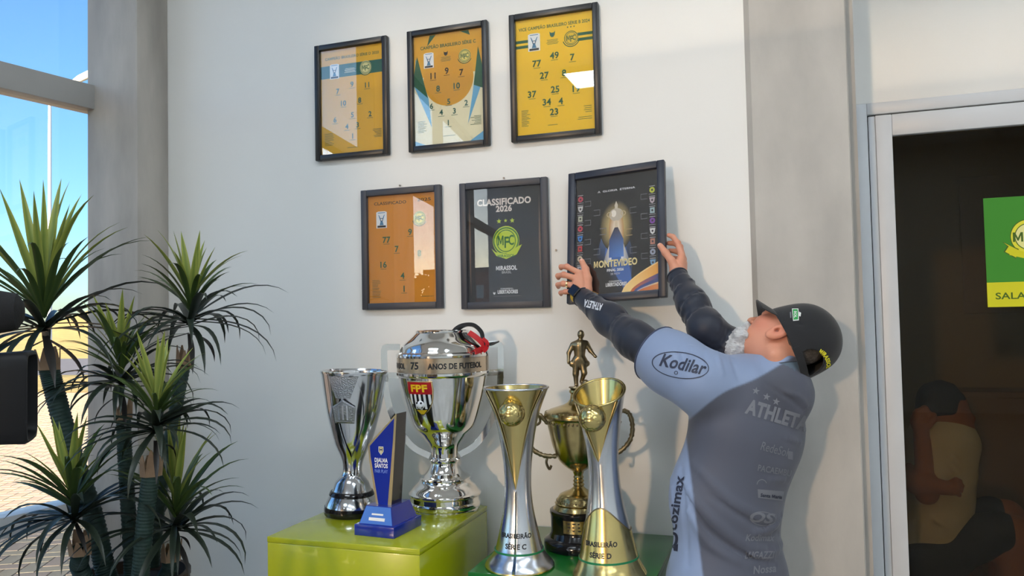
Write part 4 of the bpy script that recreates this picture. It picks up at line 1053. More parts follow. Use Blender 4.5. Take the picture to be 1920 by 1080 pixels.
for x, z, w_, h in ((-.020, .062, .042, .005), (-.028, .046, .058, .009)):
    bm = bmesh.new(); patch(bm, lambda u, v: ffoot(x+w_*v, z+h*u, .0012), 1, 1); obj('printed_line', bm, WHITE, t)
zs = .088
fr = [(-.026, zs), (.030, zs), (.047, .29), (.053, .375), (-.054, .273), (-.050, .225)]
bm = bmesh.new(); ngon_prism(bm, [Vector((x, -.028, z)) for x, z in fr], (0, .06, 0)); obj('slab', bm, NAVYB, t)
fi = [(-.017, zs), (.017, zs), (.039, .285), (.045, .360), (-.046, .270), (-.043, .235)]
bm = bmesh.new(); ngon_prism(bm, [Vector((x, -.030, z)) for x, z in fr], (0, .0018, 0)); obj('gold_edge', bm, GOLDE, t)
bm = bmesh.new(); ngon_prism(bm, [Vector((x, -.0315, z)) for x, z in fi], (0, .0016, 0)); obj('face', bm, BLUEP, t)
fn = lambda z0: (lambda x, z: Vector((x-.004, -.0319, z0+z)))
text_mapped('lettering', 'DJALMA', fn(.2205), WHITE, t, .04, .0135, .048); text_mapped('lettering', 'SANTOS', fn(.203), WHITE, t, .04, .0135, .048); text_mapped('lettering', 'FAIR PLAY', fn(.187), mat('pale_blue_print', srgb(110, 140, 220), .5), t, .02, .011, .048)
pr = Print(); x0, z0 = -4, 258
pr.poly([(x0-9, z0+12), (x0+9, z0+12), (x0+9, z0-4), (x0, z0-15), (x0-9, z0-4)], srgb(225, 225, 215)); pr.poly([(x0-7, z0+10), (x0+7, z0+10), (x0+7, z0-3), (x0, z0-12), (x0-7, z0-3)], srgb(170, 150, 90)); pr.rect(x0-2, z0-8, 4, 16, srgb(230, 225, 200)); pr.rect(x0-6, z0, 12, 4, srgb(60, 60, 90))
pr.build('printed_crest', t, (0, -.0319, 0))
# ================================================================== potted palm-like plant
LEAF = mat('leaf_skin', attr='leaf', rough=.42, spec=.4)
TRUNKM = mat('trunk_green_fabric', srgb(34, 58, 52), .6, var=.2, vscale=30, bump=.3, bscale=120)
HUSK = mat('dry_husk', srgb(150, 122, 96), .8, var=.25, vscale=20)
POTM = mat('brown_planter', srgb(74, 54, 40), .6, var=.1); SOIL = mat('soil', (.03, .022, .015, 1), .95, bump=.5, bscale=80)
pc_ = at(243, 1077, -.70); PZ = pc_.z
plant = thing('potted_plant', 'tall potted plant with strap leaved crowns on ringed stems, by the window', 'plant', (pc_.x, pc_.y, 0))
PO = Vector((pc_.x, pc_.y, 0))
bm = bmesh.new(); lathe(bm, [(0, .13), (.01, .135), (PZ-.02, .178), (PZ-.015, .186), (PZ, .186), (PZ, .170), (PZ-.04, .168), (PZ-.04, 0)], 40); obj('planter', bm, POTM, plant, 40)
bm = bmesh.new(); lathe(bm, [(PZ-.04, .168), (PZ-.028, .1), (PZ-.025, 0)], 30, cap=(False, False)); obj('soil', bm, SOIL, plant, 60)
def leaf_mesh(th0, bend, L, wd, kind, seed):
    r = random.Random(seed); n = 9; V = []; F = []; C = []
    x = z = 0; th = th0
    for i in range(n+1):
        t = i/n
        w_ = wd*(.55+.9*t if t < .4 else .91*(1-((t-.4)/.6)**1.7))+.0008
        tx, tz = math.sin(th), math.cos(th)
        for s in (-1, 0, 1):
            q_ = .25*w_ if s == 0 else 0
            V.append((x+tz*q_, s*w_*.5, z-tx*q_))
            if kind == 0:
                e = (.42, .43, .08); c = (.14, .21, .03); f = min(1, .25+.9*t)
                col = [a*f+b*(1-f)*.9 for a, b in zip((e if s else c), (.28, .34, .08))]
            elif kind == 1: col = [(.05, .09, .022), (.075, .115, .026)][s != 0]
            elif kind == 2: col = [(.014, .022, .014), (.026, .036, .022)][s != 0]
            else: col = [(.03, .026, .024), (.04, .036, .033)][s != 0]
            C.append((*col, 1))
        th += bend*(t**1.2)/n*2.2
        x += math.sin(th)*L/n; z += math.cos(th)*L/n
    for i in range(n):
        for k in (0, 1): F.append((3*i+k, 3*i+k+1, 3*i+k+4, 3*i+k+3))
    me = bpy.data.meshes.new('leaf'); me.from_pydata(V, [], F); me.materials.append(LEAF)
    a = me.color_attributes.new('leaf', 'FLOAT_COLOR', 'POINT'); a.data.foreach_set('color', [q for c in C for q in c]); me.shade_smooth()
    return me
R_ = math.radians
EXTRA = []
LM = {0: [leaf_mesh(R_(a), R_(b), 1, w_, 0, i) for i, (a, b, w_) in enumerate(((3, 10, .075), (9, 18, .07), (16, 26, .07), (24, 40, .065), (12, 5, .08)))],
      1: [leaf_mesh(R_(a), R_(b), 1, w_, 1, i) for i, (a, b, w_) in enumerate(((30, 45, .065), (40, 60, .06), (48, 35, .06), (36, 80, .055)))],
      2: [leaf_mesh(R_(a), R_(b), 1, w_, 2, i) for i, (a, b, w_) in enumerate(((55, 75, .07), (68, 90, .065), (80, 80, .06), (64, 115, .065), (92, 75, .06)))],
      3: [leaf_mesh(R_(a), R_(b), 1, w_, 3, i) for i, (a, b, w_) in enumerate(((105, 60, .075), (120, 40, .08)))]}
def stem(pts, rad, crown, tilt, Ls, seed, counts=(13, 13, 21, 3)):
    """pts: (px,py,y) along the stem from soil upward; crown: where the leaves spring from; Ls leaf lengths"""
    r = random.Random(seed)
    P = [at(*p)-PO for p in pts]; P = [P[0].lerp(Vector((P[0].x*.7, P[0].y*.7, PZ-.05)), 1.0)]+P if P[0].z > PZ else P
    S = [Vector(p) for p in spline([tuple(p) for p in P], 14)]
    bm = bmesh.new()
    fine = []; rr = []
    for a, b in zip(S, S[1:]):
        for k in range(4):
            fine.append(a.lerp(b, k/4)); rr.append(rad*(1+.05*math.sin(len(rr)*1.7)))
    tube(bm, fine, rr, 14); st = obj('stem', bm, TRUNKM, plant, 60)
    top = at(*crown)-PO; ax = Vector(tilt).normalized()
    base = S[-1]
    bm = bmesh.new()                                   # husk: overlapping dry scales
    for k in range(7):
        a = k*2*PI/7; u = Vector((math.cos(a), math.sin(a), 0)); w_ = Vector((-math.sin(a), math.cos(a), 0)); d = (top-base)
        h = d.length*.42+.03*r.random()
        slab(bm, lambda s, v, q: base-ax*.02+ax*(h*s)+u*(rad*(1.0+.18*s)+.003*q)+w_*((v-.5)*rad*1.1*(1-.8*s*s)), 4, 2, 0)
    obj('husk', bm, HUSK, st, 60)
    rot = Vector((0, 0, 1)).rotation_difference(ax)
    for kind, n_ in enumerate(counts):
        extra = 0 if kind in (0, 3) else (5 if kind == 1 else 10)
        for i in range(n_+extra):
            o = bpy.data.objects.new('leaf', LM[kind][i % len(LM[kind])]); COL.objects.link(o); o.parent = st
            az = i*2.39996+kind*1.1+r.uniform(-.25, .25)
            hgt = (.055, .03, -.005, -.03)[kind]*1.3+r.uniform(-.015, .015)
            o.location = top+ax*hgt
            s = Ls[kind]*r.uniform(.78, 1.12)
            q = rot @ Quaternion((0, 0, 1), az) @ Quaternion((0, 1, 0), r.uniform(-.10, .30 if kind == 0 else .22)) @ Quaternion((1, 0, 0), r.uniform(-.12, .12))
            o.rotation_mode = 'QUATERNION'; o.rotation_quaternion = q; o.scale = (s, s*min(1.5, .45/s*r.uniform(.8, 1.1)), s)
            if i >= n_: EXTRA.append((o, st))
up = (0, 0, 1)
stem([(196, 1062, -.74), (172, 960, -.75), (132, 842, -.76), (104, 740, -.77), (90, 682, -.78)], .031, (84, 610, -.78), (-.06, -.02, 1), (.45, .40, .41, .26), 1, (14, 13, 21, 3))
stem([(246, 1062, -.68), (240, 950, -.68), (234, 850, -.68), (231, 775, -.68)], .023, (228, 715, -.68), (-.03, 0, 1), (.22, .25, .30, .16), 2)
stem([(286, 1062, -.60), (300, 930, -.58), (325, 790, -.54), (346, 680, -.50)], .022, (356, 600, -.48), (.06, 0, 1), (.25, .27, .36, .24), 3, (13, 12, 20, 3))
stem([(264, 1070, -.80), (273, 970, -.80), (284, 880, -.80)], .026, (292, 800, -.80), (.06, -.02, 1), (.21, .22, .27, .15), 4, (13, 13, 20, 3))
stem([(150, 1066, -.82), (150, 1048, -.84), (150, 1028, -.85)], .026, (140, 965, -.86), (-.12, -.05, 1), (.23, .28, .33, .16), 5, (11, 13, 21, 2))
stem([(318, 1066, -.66), (319, 1056, -.67), (321, 1040, -.67)], .024, (328, 985, -.68), (.06, 0, 1), (.27, .28, .32, .17), 6, (12, 12, 20, 3))

# beyond three hundred, the further leaves stay real but are joined, one mesh a stem
bpy.context.view_layer.update()
for st in {s_ for _, s_ in EXTRA}:
    V = []; F = []; C = []
    for o, s_ in EXTRA:
        if s_ is not st: continue
        b = len(V); V += [o.matrix_basis @ v.co for v in o.data.vertices]; F += [tuple(b+i for i in p.vertices) for p in o.data.polygons]
        C += [c for d in o.data.color_attributes['leaf'].data for c in d.color]
    m_ = pyobj('further_leaves', V, F, LEAF, st, 180); a = m_.data.color_attributes.new('leaf', 'FLOAT_COLOR', 'POINT'); a.data.foreach_set('color', C); m_['kind'] = 'stuff'
for o, s_ in EXTRA: bpy.data.objects.remove(o)

# ================================================================== video camera on a tripod at the edge of the picture
BODYM = mat('camera_black', (.006, .006, .007, 1), .55, spec=.25); RUB = mat('rubber_black', (.008, .008, .009, 1), .8)
FOAM = mat('foam_black', (.010, .010, .011, 1), .95, bump=.4, bscale=500)
aX = Vector((.74, .67, 0)).normalized(); tipv = at(61, 742, -1.63)
vc = thing('video_camera', 'black video camera with square lens hood, cut off by the frame edge', 'camera', (tipv.x, tipv.y, 0)); vc.rotation_euler = (0, 0, math.atan2(aX.y, aX.x))
hz = tipv.z
bm = bmesh.new()
A_ = [(-.105, .05, .062), (0, .062, .088)]
rings = []
for x, hw, hh in [(-.125, .045, .058), (-.115, .058, .080), (-.006, .064, .086), (0, .062, .083), (0, .057, .078), (-.09, .045, .056)]:
    ring = []
    for j in range(24):
        a = 2*PI*j/24; c, s = math.cos(a), math.sin(a); n_ = .3
        ring.append(bm.verts.new((x, hw*math.copysign(abs(c)**n_, c), hz+hh*math.copysign(abs(s)**n_, s))))
    rings.append(ring)
for a, b in zip(rings, rings[1:]):
    for j in range(24): bm.faces.new((a[j], a[(j+1) % 24], b[(j+1) % 24], b[j]))
bm.faces.new(rings[-1]); obj('lens_hood', bm, BODYM, vc, 50)
def xl(name, prof, m, z=None, n=32, y=0):
    bm = bmesh.new(); lathe(bm, prof, n); o = obj(name, bm, m, vc, 40); o.rotation_euler = (0, PI/2, 0); o.location = (0, y, hz if z is None else z); return o
xl('lens_barrel', [(-.30, .042), (-.25, .044), (-.25, .05), (-.2, .05), (-.2, .046), (-.15, .046), (-.15, .052), (-.10, .052)], RUB)
boxobj('body', -.62, -.30, -.06, .06, hz-.11, hz+.10, BODYM, vc, .012); boxobj('battery', -.70, -.62, -.05, .05, hz-.09, hz+.07, RUB, vc, .008)
bm = bmesh.new(); tube(bm, [(-.58, 0, hz+.09), (-.57, 0, hz+.15), (-.40, 0, hz+.165), (-.33, 0, hz+.10)], .015, 10); obj('carry_handle', bm, RUB, vc, 60)
mz = at(30, 585, -1.64).z
xl('microphone', [(-.36, .012), (-.16, .012)], BODYM, mz, 16, -.02); xl('microphone_foam', [(-.20, .018), (-.195, .033), (-.17, .0395), (-.05, .0395), (-.022, .034), (-.012, .018), (-.010, 0)], FOAM, mz, 32, -.02)
boxobj('microphone_clamp', -.34, -.31, -.035, -.005, hz+.10, mz+.02, BODYM, vc, .003)
bm = bmesh.new(); tube(bm, [(-.36, .06, hz+.06), (-.34, .12, hz+.08)], .012, 8); box(bm, -.40, -.28, .10, .17, hz+.05, hz+.11, .006); obj('viewfinder', bm, BODYM, vc, 50)
tp = thing('tripod', 'black tripod under the video camera', 'tripod', (tipv.x-aX.x*.45, tipv.y-aX.y*.45, 0))
boxobj('head_plate', -.06, .06, -.06, .06, hz-.15, hz-.1105, BODYM, tp, .004)
bm = bmesh.new(); lathe(bm, [(.75, .02), (hz-.2, .02), (hz-.2, .045), (hz-.15, .05)], 20); obj('column', bm, BODYM, tp, 40)
for k in range(3):
    a = k*2*PI/3+.4; bm = bmesh.new(); tube(bm, [(.03*math.cos(a), .03*math.sin(a), hz-.25), (.22*math.cos(a), .22*math.sin(a), .6), (.42*math.cos(a), .42*math.sin(a), .012)], [.018, .015, .011], 10); obj('leg', bm, BODYM, tp, 60)
# ================================================================== the man hanging the poster
SKIN = mat('skin', attr='skin', rough=.5, spec=.35, bump=.15, bscale=350, sss=.12)
SHIRT = mat('shirt_polyester', attr='shirt', rough=.55, spec=.3, bump=.08, bscale=1500, sheen=.15)
UNDER = mat('navy_undershirt', srgb(30, 34, 48), .5, spec=.4, sheen=.2)
CAPM = mat('cap_cotton', srgb(20, 20, 23), .85, bump=.15, bscale=1200, sheen=.2)
BEARD = mat('white_beard', (.62, .62, .62, 1), .8, bump=.8, bscale=500, var=.2, vscale=90)
HAIRM = mat('grey_brown_hair', (.10, .08, .065, 1), .8, bump=.8, bscale=600, var=.4, vscale=120)
TROU = mat('dark_trousers', srgb(36, 38, 46), .7, bump=.1, bscale=600); SHOE = mat('black_shoe', (.02, .02, .022, 1), .5)
fa = math.radians(52); FW_ = Vector((-math.sin(fa), math.cos(fa), 0)); LF_ = Vector((-math.cos(fa), -math.sin(fa), 0)); UPV = Vector((0, 0, 1))
man = thing('person', 'man in grey sports shirt and black cap lifting the poster onto the wall', 'person', (-.10, -.38, 0))
MO = Vector(man.location)
def mchild(o): o.parent = man; o.matrix_parent_inverse = Matrix.Translation(-MO); return o
# joints
chest = at(1400, 800, -.36); waist = at(1362, 935, -.375); hips = at(1364, 1075, -.38); neck0 = at(1462, 712, -.375)
shL = at(1312, 714, -.48); elL = at(1190, 637, -.36); wrL = at(1092, 557, -.168)
shR = at(1418, 700, -.25); elR = at(1324, 616, -.335); wrR = at(1270, 518, -.182)
# head frame in camera axes: forward, left, up
hF = camvec(-.45, .55, -.70).normalized(); hU = camvec(.81, .57, -.07); hU = (hU-hF*hU.dot(hF)).normalized(); hL = hU.cross(hF).normalized()
ear = at(1457, 622, -.405)
HC = ear-hL*.072+hU*.028+hF*.012                           # middle of the skull
hp = lambda f, l, u: HC+hF*f+hL*l+hU*u
AX = (hF, hL, hU)
print('MAN arm lengths', (shL-elL).length, (elL-wrL).length, (shR-elR).length, (elR-wrR).length, 'HC', HC, 'hip', hips)

# ---- body: one continuous skin surface
B_ = Field((-.86, -.64, .80), (.24, -.001, 1.86), .0030)
B_.ell(chest, (.125, .165, .19), (FW_, LF_, UPV), .03); B_.ell(waist, (.115, .150, .18), (FW_, LF_, UPV), .05); B_.ell(hips, (.125, .165, .15), (FW_, LF_, UPV), .05)
B_.chain([shL, neck0-UPV*.02, shR], [.05, .05, .05], .04)
B_.chain([neck0-UPV*.02, hp(-.030, 0, -.06)], [.062, .058], .03)
B_.chain([shL, elL, wrL], [.050, .040, .0265], .01); B_.chain([shR, elR, wrR], [.050, .040, .0265], .01)
# skull, jaw, face
B_.ell(hp(-.010, 0, .028), (.095, .071, .080), AX, .02); B_.ell(hp(.030, 0, -.045), (.062, .058, .070), AX, .03); B_.ell(hp(.062, 0, -.088), (.030, .034, .026), AX, .025)
B_.ell(hp(.052, .036, -.022), (.030, .026, .024), AX, .02); B_.ell(hp(.052, -.036, -.022), (.030, .026, .024), AX, .02)
B_.cap(hp(.080, -.04, .014), hp(.080, .04, .014), .011, None, .012)                      # brow
B_.cap(hp(.090, 0, .008), hp(.110, 0, -.030), .008, .013, .010); B_.ell(hp(.098, .012, -.034), (.009, .008, .007), AX, .006); B_.ell(hp(.098, -.012, -.034), (.009, .008, .007), AX, .006)
for s in (-1, 1):
    B_.ell(hp(.087, s*.032, .002), (.010, .014, .009), AX, .006, sub=True); B_.ell(hp(.079, s*.032, .002), (.012, .0125, .0115), AX, .003)
B_.cap(hp(.086, -.022, -.066), hp(.086, .022, -.066), .007, None, .006)                     # lips
# ears: tilted shells with a hollow
for s in (-1, 1):
    eU = (hU*.95-hF*.30).normalized(); eF = (hF*.95+hU*.30).normalized()
    eo = (hL*s*.9-eF*.42).normalized(); e2 = eo.cross(eU).normalized()
    c = hp(-.018, s*.078, -.028)
    B_.ell(c, (.008, .019, .034), (eo, e2, eU), .006); B_.ell(c-eU*.026+eF*.004, (.006, .010, .011), (eo, e2, eU), .006)
    B_.ell(c+eo*.008+eU*.004, (.006, .010, .020), (eo, e2, eU), .003, sub=True); B_.ell(c+eo*.004-eU*.002+eF*.006, (.009, .005, .007), (eo, e2, eU), .003, sub=True)
    B_.ell(c+eF*.012-eU*.004, (.006, .004, .006), (eo, e2, eU), .004)
B_.cap(hp(-.05, .045, -.075), neck0+LF_*.02, .022, .024, .02)                                # neck cord
# hands
def hand(wr, palm, fingers, thumb):
    ms = [f[0] for f in fingers]
    for m_ in ms: B_.chain([wr, wr.lerp(m_, .55), m_], [.021, .0135, .0115], .012)
    for a, b in zip(ms, ms[1:]): B_.cap(a.lerp(wr, .25), b.lerp(wr, .25), .0115, None, .010)
    for f, r in zip(fingers, palm): B_.chain(f, [r*1.16, r*1.06, r*.97, r*.85], .0035); B_.ell(f[1], (r*1.12,)*3, None, .004)
    B_.chain([wr]+thumb, [.020, .0165, .0125, .0115, .0095], .006); B_.ell(thumb[-2], (.0118,)*3, None, .004)
a3 = lambda L: [at(*p) for p in L]
fgL = [a3(((1087, 512, -0.1590), (1063, 500, -0.1580), (1052, 500, -0.1380), (1052, 503, -0.1120))), a3(((1080, 522, -0.1630), (1057, 515, -0.1600), (1046, 517, -0.1380), (1047, 521, -0.1100))),
       a3(((1077, 535, -0.1620), (1056, 532, -0.1580), (1046, 534, -0.1360), (1047, 538, -0.1100))), a3(((1078, 547, -0.1580), (1060, 547, -0.1540), (1051, 549, -0.1360), (1052, 552, -0.1140)))]
thL = a3(((1101, 543, -0.1580), (1103, 523, -0.1540), (1098, 505, -0.1440), (1091, 490, -0.1320)))
hand(wrL, [.0088, .0092, .0088, .0076], fgL, thL)
fgR = [a3(((1278, 480, -0.1650), (1271, 456, -0.1490), (1262, 444, -0.1370), (1254, 441, -0.1290))), a3(((1281, 486, -0.1470), (1275, 463, -0.1270), (1265, 456, -0.1110), (1254, 456, -0.1075))),
       a3(((1282, 494, -0.1310), (1277, 476, -0.1150), (1268, 471, -0.1082), (1256, 470, -0.1075))), a3(((1281, 502, -0.1210), (1277, 489, -0.1100), (1270, 485, -0.1075), (1260, 483, -0.1070)))]
thR = a3(((1266, 506, -0.1870), (1259, 489, -0.1860), (1248, 474, -0.1740), (1238, 461, -0.1590)))
hand(wrR, [.0090, .0092, .0088, .0076], fgR, thR)
P, Q = B_.mesh()
body = mchild(npmesh('body', P, Q, SKIN)); del B_
base_ = np.array(srgb(214, 150, 122)[:3]); red = np.array(srgb(206, 112, 90)[:3]); dark = np.array(srgb(110, 84, 74)[:3])
cols = np.tile(np.append(base_, 1), (len(P), 1))
def blend(c, rr, col, k=1):
    d = np.linalg.norm(P-np.array(c), axis=1); f = np.exp(-(d/rr)**2)[:, None]*k; cols[:, :3] = cols[:, :3]*(1-f)+col*f
blend(hp(.05, .05, -.03), .035, red, .5); blend(hp(-.02, .08, -.03), .03, red, .45); blend(neck0, .06, red, .45)
for f in fgL+fgR: blend(f[1], .010, red, .45); blend(f[-1], .010, red, .35)
for s in (-1, 1): blend(hp(.091, s*.032, .002), .008, np.array((.25, .22, .2)), .9); blend(hp(.093, s*.032, .023), .010, dark, .8)
blend(hp(.092, 0, -.066), .014, np.array(srgb(170, 90, 84)[:3]), .8)
setattr_col(body, 'skin', cols)
# finger nails on the two thumbs and lash line
NAILM = mat('finger_nail', srgb(226, 176, 156), .3)
for th, nrm in ((thL, Vector((.1, -1, .25))), (thR, Vector((-.2, -1, .2)))):
    ax_ = (th[-1]-th[-2]).normalized(); n_ = (nrm-ax_*nrm.dot(ax_)).normalized(); s_ = ax_.cross(n_); bm = bmesh.new()
    slab(bm, lambda u, v, q: th[-1]+ax_*(-.005+.011*u)+s_*((v-.5)*.0115)+n_*(.0088-.0022*(2*v-1)**2-.0012*u*u+.0008*q), 5, 5, 0); mchild(obj('thumb_nail', bm, NAILM, None, 50))

# ---- beard
G_ = Field(tuple(min(hp(f, l, u)[i] for f in (-.03, .14) for l in (-.09, .09) for u in (-.19, .0)) for i in range(3)), tuple(max(hp(f, l, u)[i] for f in (-.03, .14) for l in (-.09, .09) for u in (-.19, .0)) for i in range(3)), .0022)
G_.ell(hp(.072, 0, -.108), (.038, .046, .036), AX, .02); G_.ell(hp(.066, 0, -.134), (.030, .036, .032), AX, .02); G_.chain([hp(.095, -.028, -.056), hp(.104, 0, -.049), hp(.095, .028, -.056)], [.008, .011, .008], .008)
for s in (-1, 1): G_.chain([hp(.085, s*.032, -.062), hp(.070, s*.042, -.095), hp(.052, s*.052, -.088)], [.010, .018, .006], .014)
G_.ell(hp(.092, 0, -.069), (.014, .016, .006), AX, .004, sub=True); G_.noise(.0016, 420, 3); G_.noise(.0015, 900, 5)
P2, Q2 = G_.mesh(); o = mchild(npmesh('beard', P2, Q2, BEARD)); o['label'] = 'white beard'
# ---- hair on the back of the skull
lo = [min(hp(f, l, u)[i] for f in (-.13, .1) for l in (-.09, .09) for u in (-.08, .13)) for i in range(3)]; hi = [max(hp(f, l, u)[i] for f in (-.13, .1) for l in (-.09, .09) for u in (-.08, .13)) for i in range(3)]
G_ = Field(lo, hi, .0025); G_.ell(hp(-.014, 0, .026), (.0975, .0735, .080), AX, .01); G_.noise(.0012, 500, 8)
G_.plane_cut(hp(.0, 0, .004), -(hU*.80-hF*.45).normalized()); P2, Q2 = G_.mesh(); mchild(npmesh('hair', P2, Q2, HAIRM))

# ---- cap: crown, strap with opening, brim, button, badge, lettering
cL_ = camvec(-.40, .55, .73).normalized()
cF = camvec(-.20, .76, -.62).normalized(); cU = camvec(.93, .34, .12); cU = (cU-cF*cU.dot(cF)).normalized(); cL = cU.cross(cF).normalized()
CC = ear-cL_*.070+camvec(.010, .000, 0)                                     # middle of the cap edge
cp = lambda f, l, u: CC+cF*f+cL*l+cU*u
CAX = (cF, cL, cU)
pts = [cp(f, l, u) for f in (-.13, .13) for l in (-.11, .11) for u in (-.05, .175)]
lo = [min(p[i] for p in pts) for i in range(3)]; hi = [max(p[i] for p in pts) for i in range(3)]
G_ = Field(lo, hi, .0021)
G_.ell(cp(-.004, 0, .010), (.1150, .0920, .134), CAX, .004); G_.ell(cp(-.004, 0, .084), (.086, .072, .064), CAX, .045)
for k in range(6):                                           # panel seams
    a = k*PI/3+PI/6
    G_.ridge([cp(-.004+.110*math.cos(a)*math.cos(b), .089*math.sin(a)*math.cos(b), .010+.113*math.sin(b)) for b in np.linspace(0, 1.5, 9)], .0022, -.0011)
G_.ridge([cp(-.02, .088, .03), cp(-.04, .078, .055)], .006, .002); G_.ridge([cp(.0, .090, .035), cp(-.015, .082, .06)], .006, -.002)
G_.ell(cp(-.004, 0, .008), (.1120, .0890, .132), CAX, .002, sub=True); G_.plane_cut(CC, -cU)
G_.cap(cp(-.15, .052, .030), cp(-.05, .016, .030), .040, .040, .004, sub=True)      # opening at the back
P2, Q2 = G_.mesh(); crown = mchild(npmesh('cap', P2, Q2, CAPM)); crown['label'] = 'black cap'
capb = BVHTree.FromPolygons([Vector(p) for p in P2], [tuple(q) for q in Q2])
bm = bmesh.new()
slab(bm, lambda u, v, q: cp(-.004-(.1142+.002*q)*math.cos((v-.5)*1.30+.38), (.0912+.002*q)*math.sin((v-.5)*1.30+.38), -.002+.021*u), 2, 20, 0); o = obj('cap_strap', bm, CAPM, crown, 40)
bm = bmesh.new()
def brim(u, v, q):
    a = (v-.5)*2.2; b0 = Vector((.1135*math.cos(a)-.004, .0905*math.sin(a)))
    ext = .048*math.cos(a*.62)**.7*u; d = Vector((1.0, .35*math.sin(a)))
    x, y = b0.x+d.x*ext, b0.y+d.y*ext*.6
    return cp(x, y, 0.004-.024*u-1.3*y*y*u**.8+(.0035*q))
slab(bm, brim, 10, 24, 0); obj('cap_brim', bm, CAPM, crown, 40)
bm = bmesh.new(); bmesh.ops.create_uvsphere(bm, u_segments=14, v_segments=8, radius=1, matrix=Matrix.Translation(cp(-.004, 0, .1485)) @ Matrix.Diagonal((.007, .007, .007, 1))); obj('cap_button', bm, CAPM, crown, 180)
def project(bvh, lift=.0012):
    def f(px, py):
        d = (at(px, py, 0)-CAM).normalized(); h = bvh.ray_cast(CAM, d)
        if h[0] is None: return None
        n = h[1] if h[1].dot(d) < 0 else -h[1]
        return h[0]+n*lift
    return f
pcap = project(capb)
YLT = mat('yellow_embroidery', srgb(224, 216, 40), .7); GRT = mat('green_badge', srgb(40, 150, 70), .6); WHT = mat('white_embroidery', (.75, .75, .72, 1), .7); GYT = mat('grey_print', srgb(116, 118, 126), .6); DKT = mat('dark_print', srgb(40, 46, 66), .6); NVT = mat('white_sleeve_print', srgb(210, 214, 220), .6)
def arc(cx, cy, r, a0, da): # lettering along an arc in picture units
    def f(x, y): a = a0+x*da; return pcap(cx+(r+y)*math.cos(a), cy+(r+y)*math.sin(a))
    return f
text_mapped('cap_lettering', 'MIRASSOL', arc(1523, 684, 26.5, -.42, 1/27.0), YLT, crown, .06, 7.6, 36, fine=.3)
def quadproj(name, pts, m, par, bvh, n=5, lift=.0014):
    bm = bmesh.new(); pj = project(bvh, lift); g = []
    for i in range(n+1):
        row = []
        for j in range(n+1):
            u, v = i/n, j/n; x = (1-u)*((1-v)*pts[0][0]+v*pts[1][0])+u*((1-v)*pts[3][0]+v*pts[2][0]); y = (1-u)*((1-v)*pts[0][1]+v*pts[1][1])+u*((1-v)*pts[3][1]+v*pts[2][1])
            p = pj(x, y); row.append(bm.verts.new(p) if p else None)
        g.append(row)
    for i in range(n):
        for j in range(n):
            q = (g[i][j], g[i+1][j], g[i+1][j+1], g[i][j+1])
            if all(q): bm.faces.new(q)
    return obj(name, bm, m, par, 180)
quadproj('cap_badge', ((1485, 579), (1497, 579), (1498, 601), (1487, 602)), WHT, crown, capb, lift=.0010)
quadproj('cap_badge', ((1486.3, 580.5), (1495.8, 580.5), (1496.6, 599.5), (1488, 600.3)), GRT, crown, capb, lift=.0016)
text_mapped('cap_lettering', 'SOL', (lambda x, y: project(capb, .0022)(1489.2+y, 590.5+x)), WHT, crown, .05, 4.6, 13, fine=.4)
quadproj('cap_badge', ((1498, 585), (1502, 587), (1501, 594), (1498, 593)), WHT, crown, capb)
quadproj('cap_badge', ((1481, 586), (1483.4, 585), (1484, 596), (1481.8, 597)), GYT, crown, capb)

# ---- sleeves of the navy undershirt, one per arm
def sleeve(S, E, W, seed, folds, re=.0535):
    lo = [min(p[i] for p in (S, E, W))-.10 for i in range(3)]; hi = [max(p[i] for p in (S, E, W))+.10 for i in range(3)]
    hi[1] = min(hi[1], -.004)
    G = Field(lo, hi, .0032); d = (W-E).normalized(); cuff = W-d*.010
    G.chain([S, S.lerp(E, .5), E, E.lerp(W, .45), cuff], [.068, .061, re, .0475*re/.0535, .0335], .035)
    r = random.Random(seed)
    for c, tlt, amp, wd in folds:                           # creases wrapped obliquely round the arm
        A, B = (S, E) if c < 1 else (E, W); q = c % 1; o_ = A.lerp(B, q); ax = (B-A).normalized(); u = ax.orthogonal().normalized(); v = ax.cross(u); R = float(np.interp(c, [0, 1, 1.45, 2], [.066, .053, .047, .034])); a0 = r.uniform(0, 6)
        G.ridge([o_+(u*math.cos(a0+k*.5)+v*math.sin(a0+k*.5))*R+ax*tlt*(k/9-.5) for k in range(10)], wd, amp)
    # cuff: flat end with the wrist coming out
    G.plane_cut(cuff+d*.012, d); G.noise(.0008, 60, seed)
    P_, Q_ = G.mesh(); o = mchild(npmesh('undershirt_sleeve', P_, Q_, UNDER))
    return o, BVHTree.FromPolygons([Vector(p) for p in P_], [tuple(q) for q in Q_]), d, cuff
FL = [(.30, .05, .004, .008), (.55, .06, -.004, .007), (.75, .05, .004, .007), (.95, .05, -.005, .008), (1.1, .05, .005, .008), (1.3, .05, -.004, .008), (1.55, .04, .003, .006), (1.72, .03, .004, .006), (1.8, .03, -.003, .005), (1.88, .03, .004, .005)]
FR = [(.4, .05, .005, .009), (.7, .05, -.005, .008), (.95, .06, .006, .009), (1.15, .05, -.006, .008), (1.3, .05, .006, .008), (1.45, .04, -.005, .007), (1.6, .04, .006, .007), (1.72, .03, -.005, .006), (1.82, .03, .006, .006), (1.9, .02, -.004, .005)]
slL, bvL, dL, cuL = sleeve(shL, elL, wrL, 3, FL); slR, bvR, dR, cuR = sleeve(shR, elR, wrR, 4, FR, .049)
for sl_, d, c, r in ((slL, dL, cuL, .0345), (slR, dR, cuR, .0345)):
    u = d.orthogonal().normalized(); v = d.cross(u); bm = bmesh.new()
    tube(bm, [c+d*.011+(u*math.cos(k*2*PI/32)+v*math.sin(k*2*PI/32))*(r*.93) for k in range(33)], .0035, 8, cap=False); obj('cuff', bm, UNDER, sl_, 180)
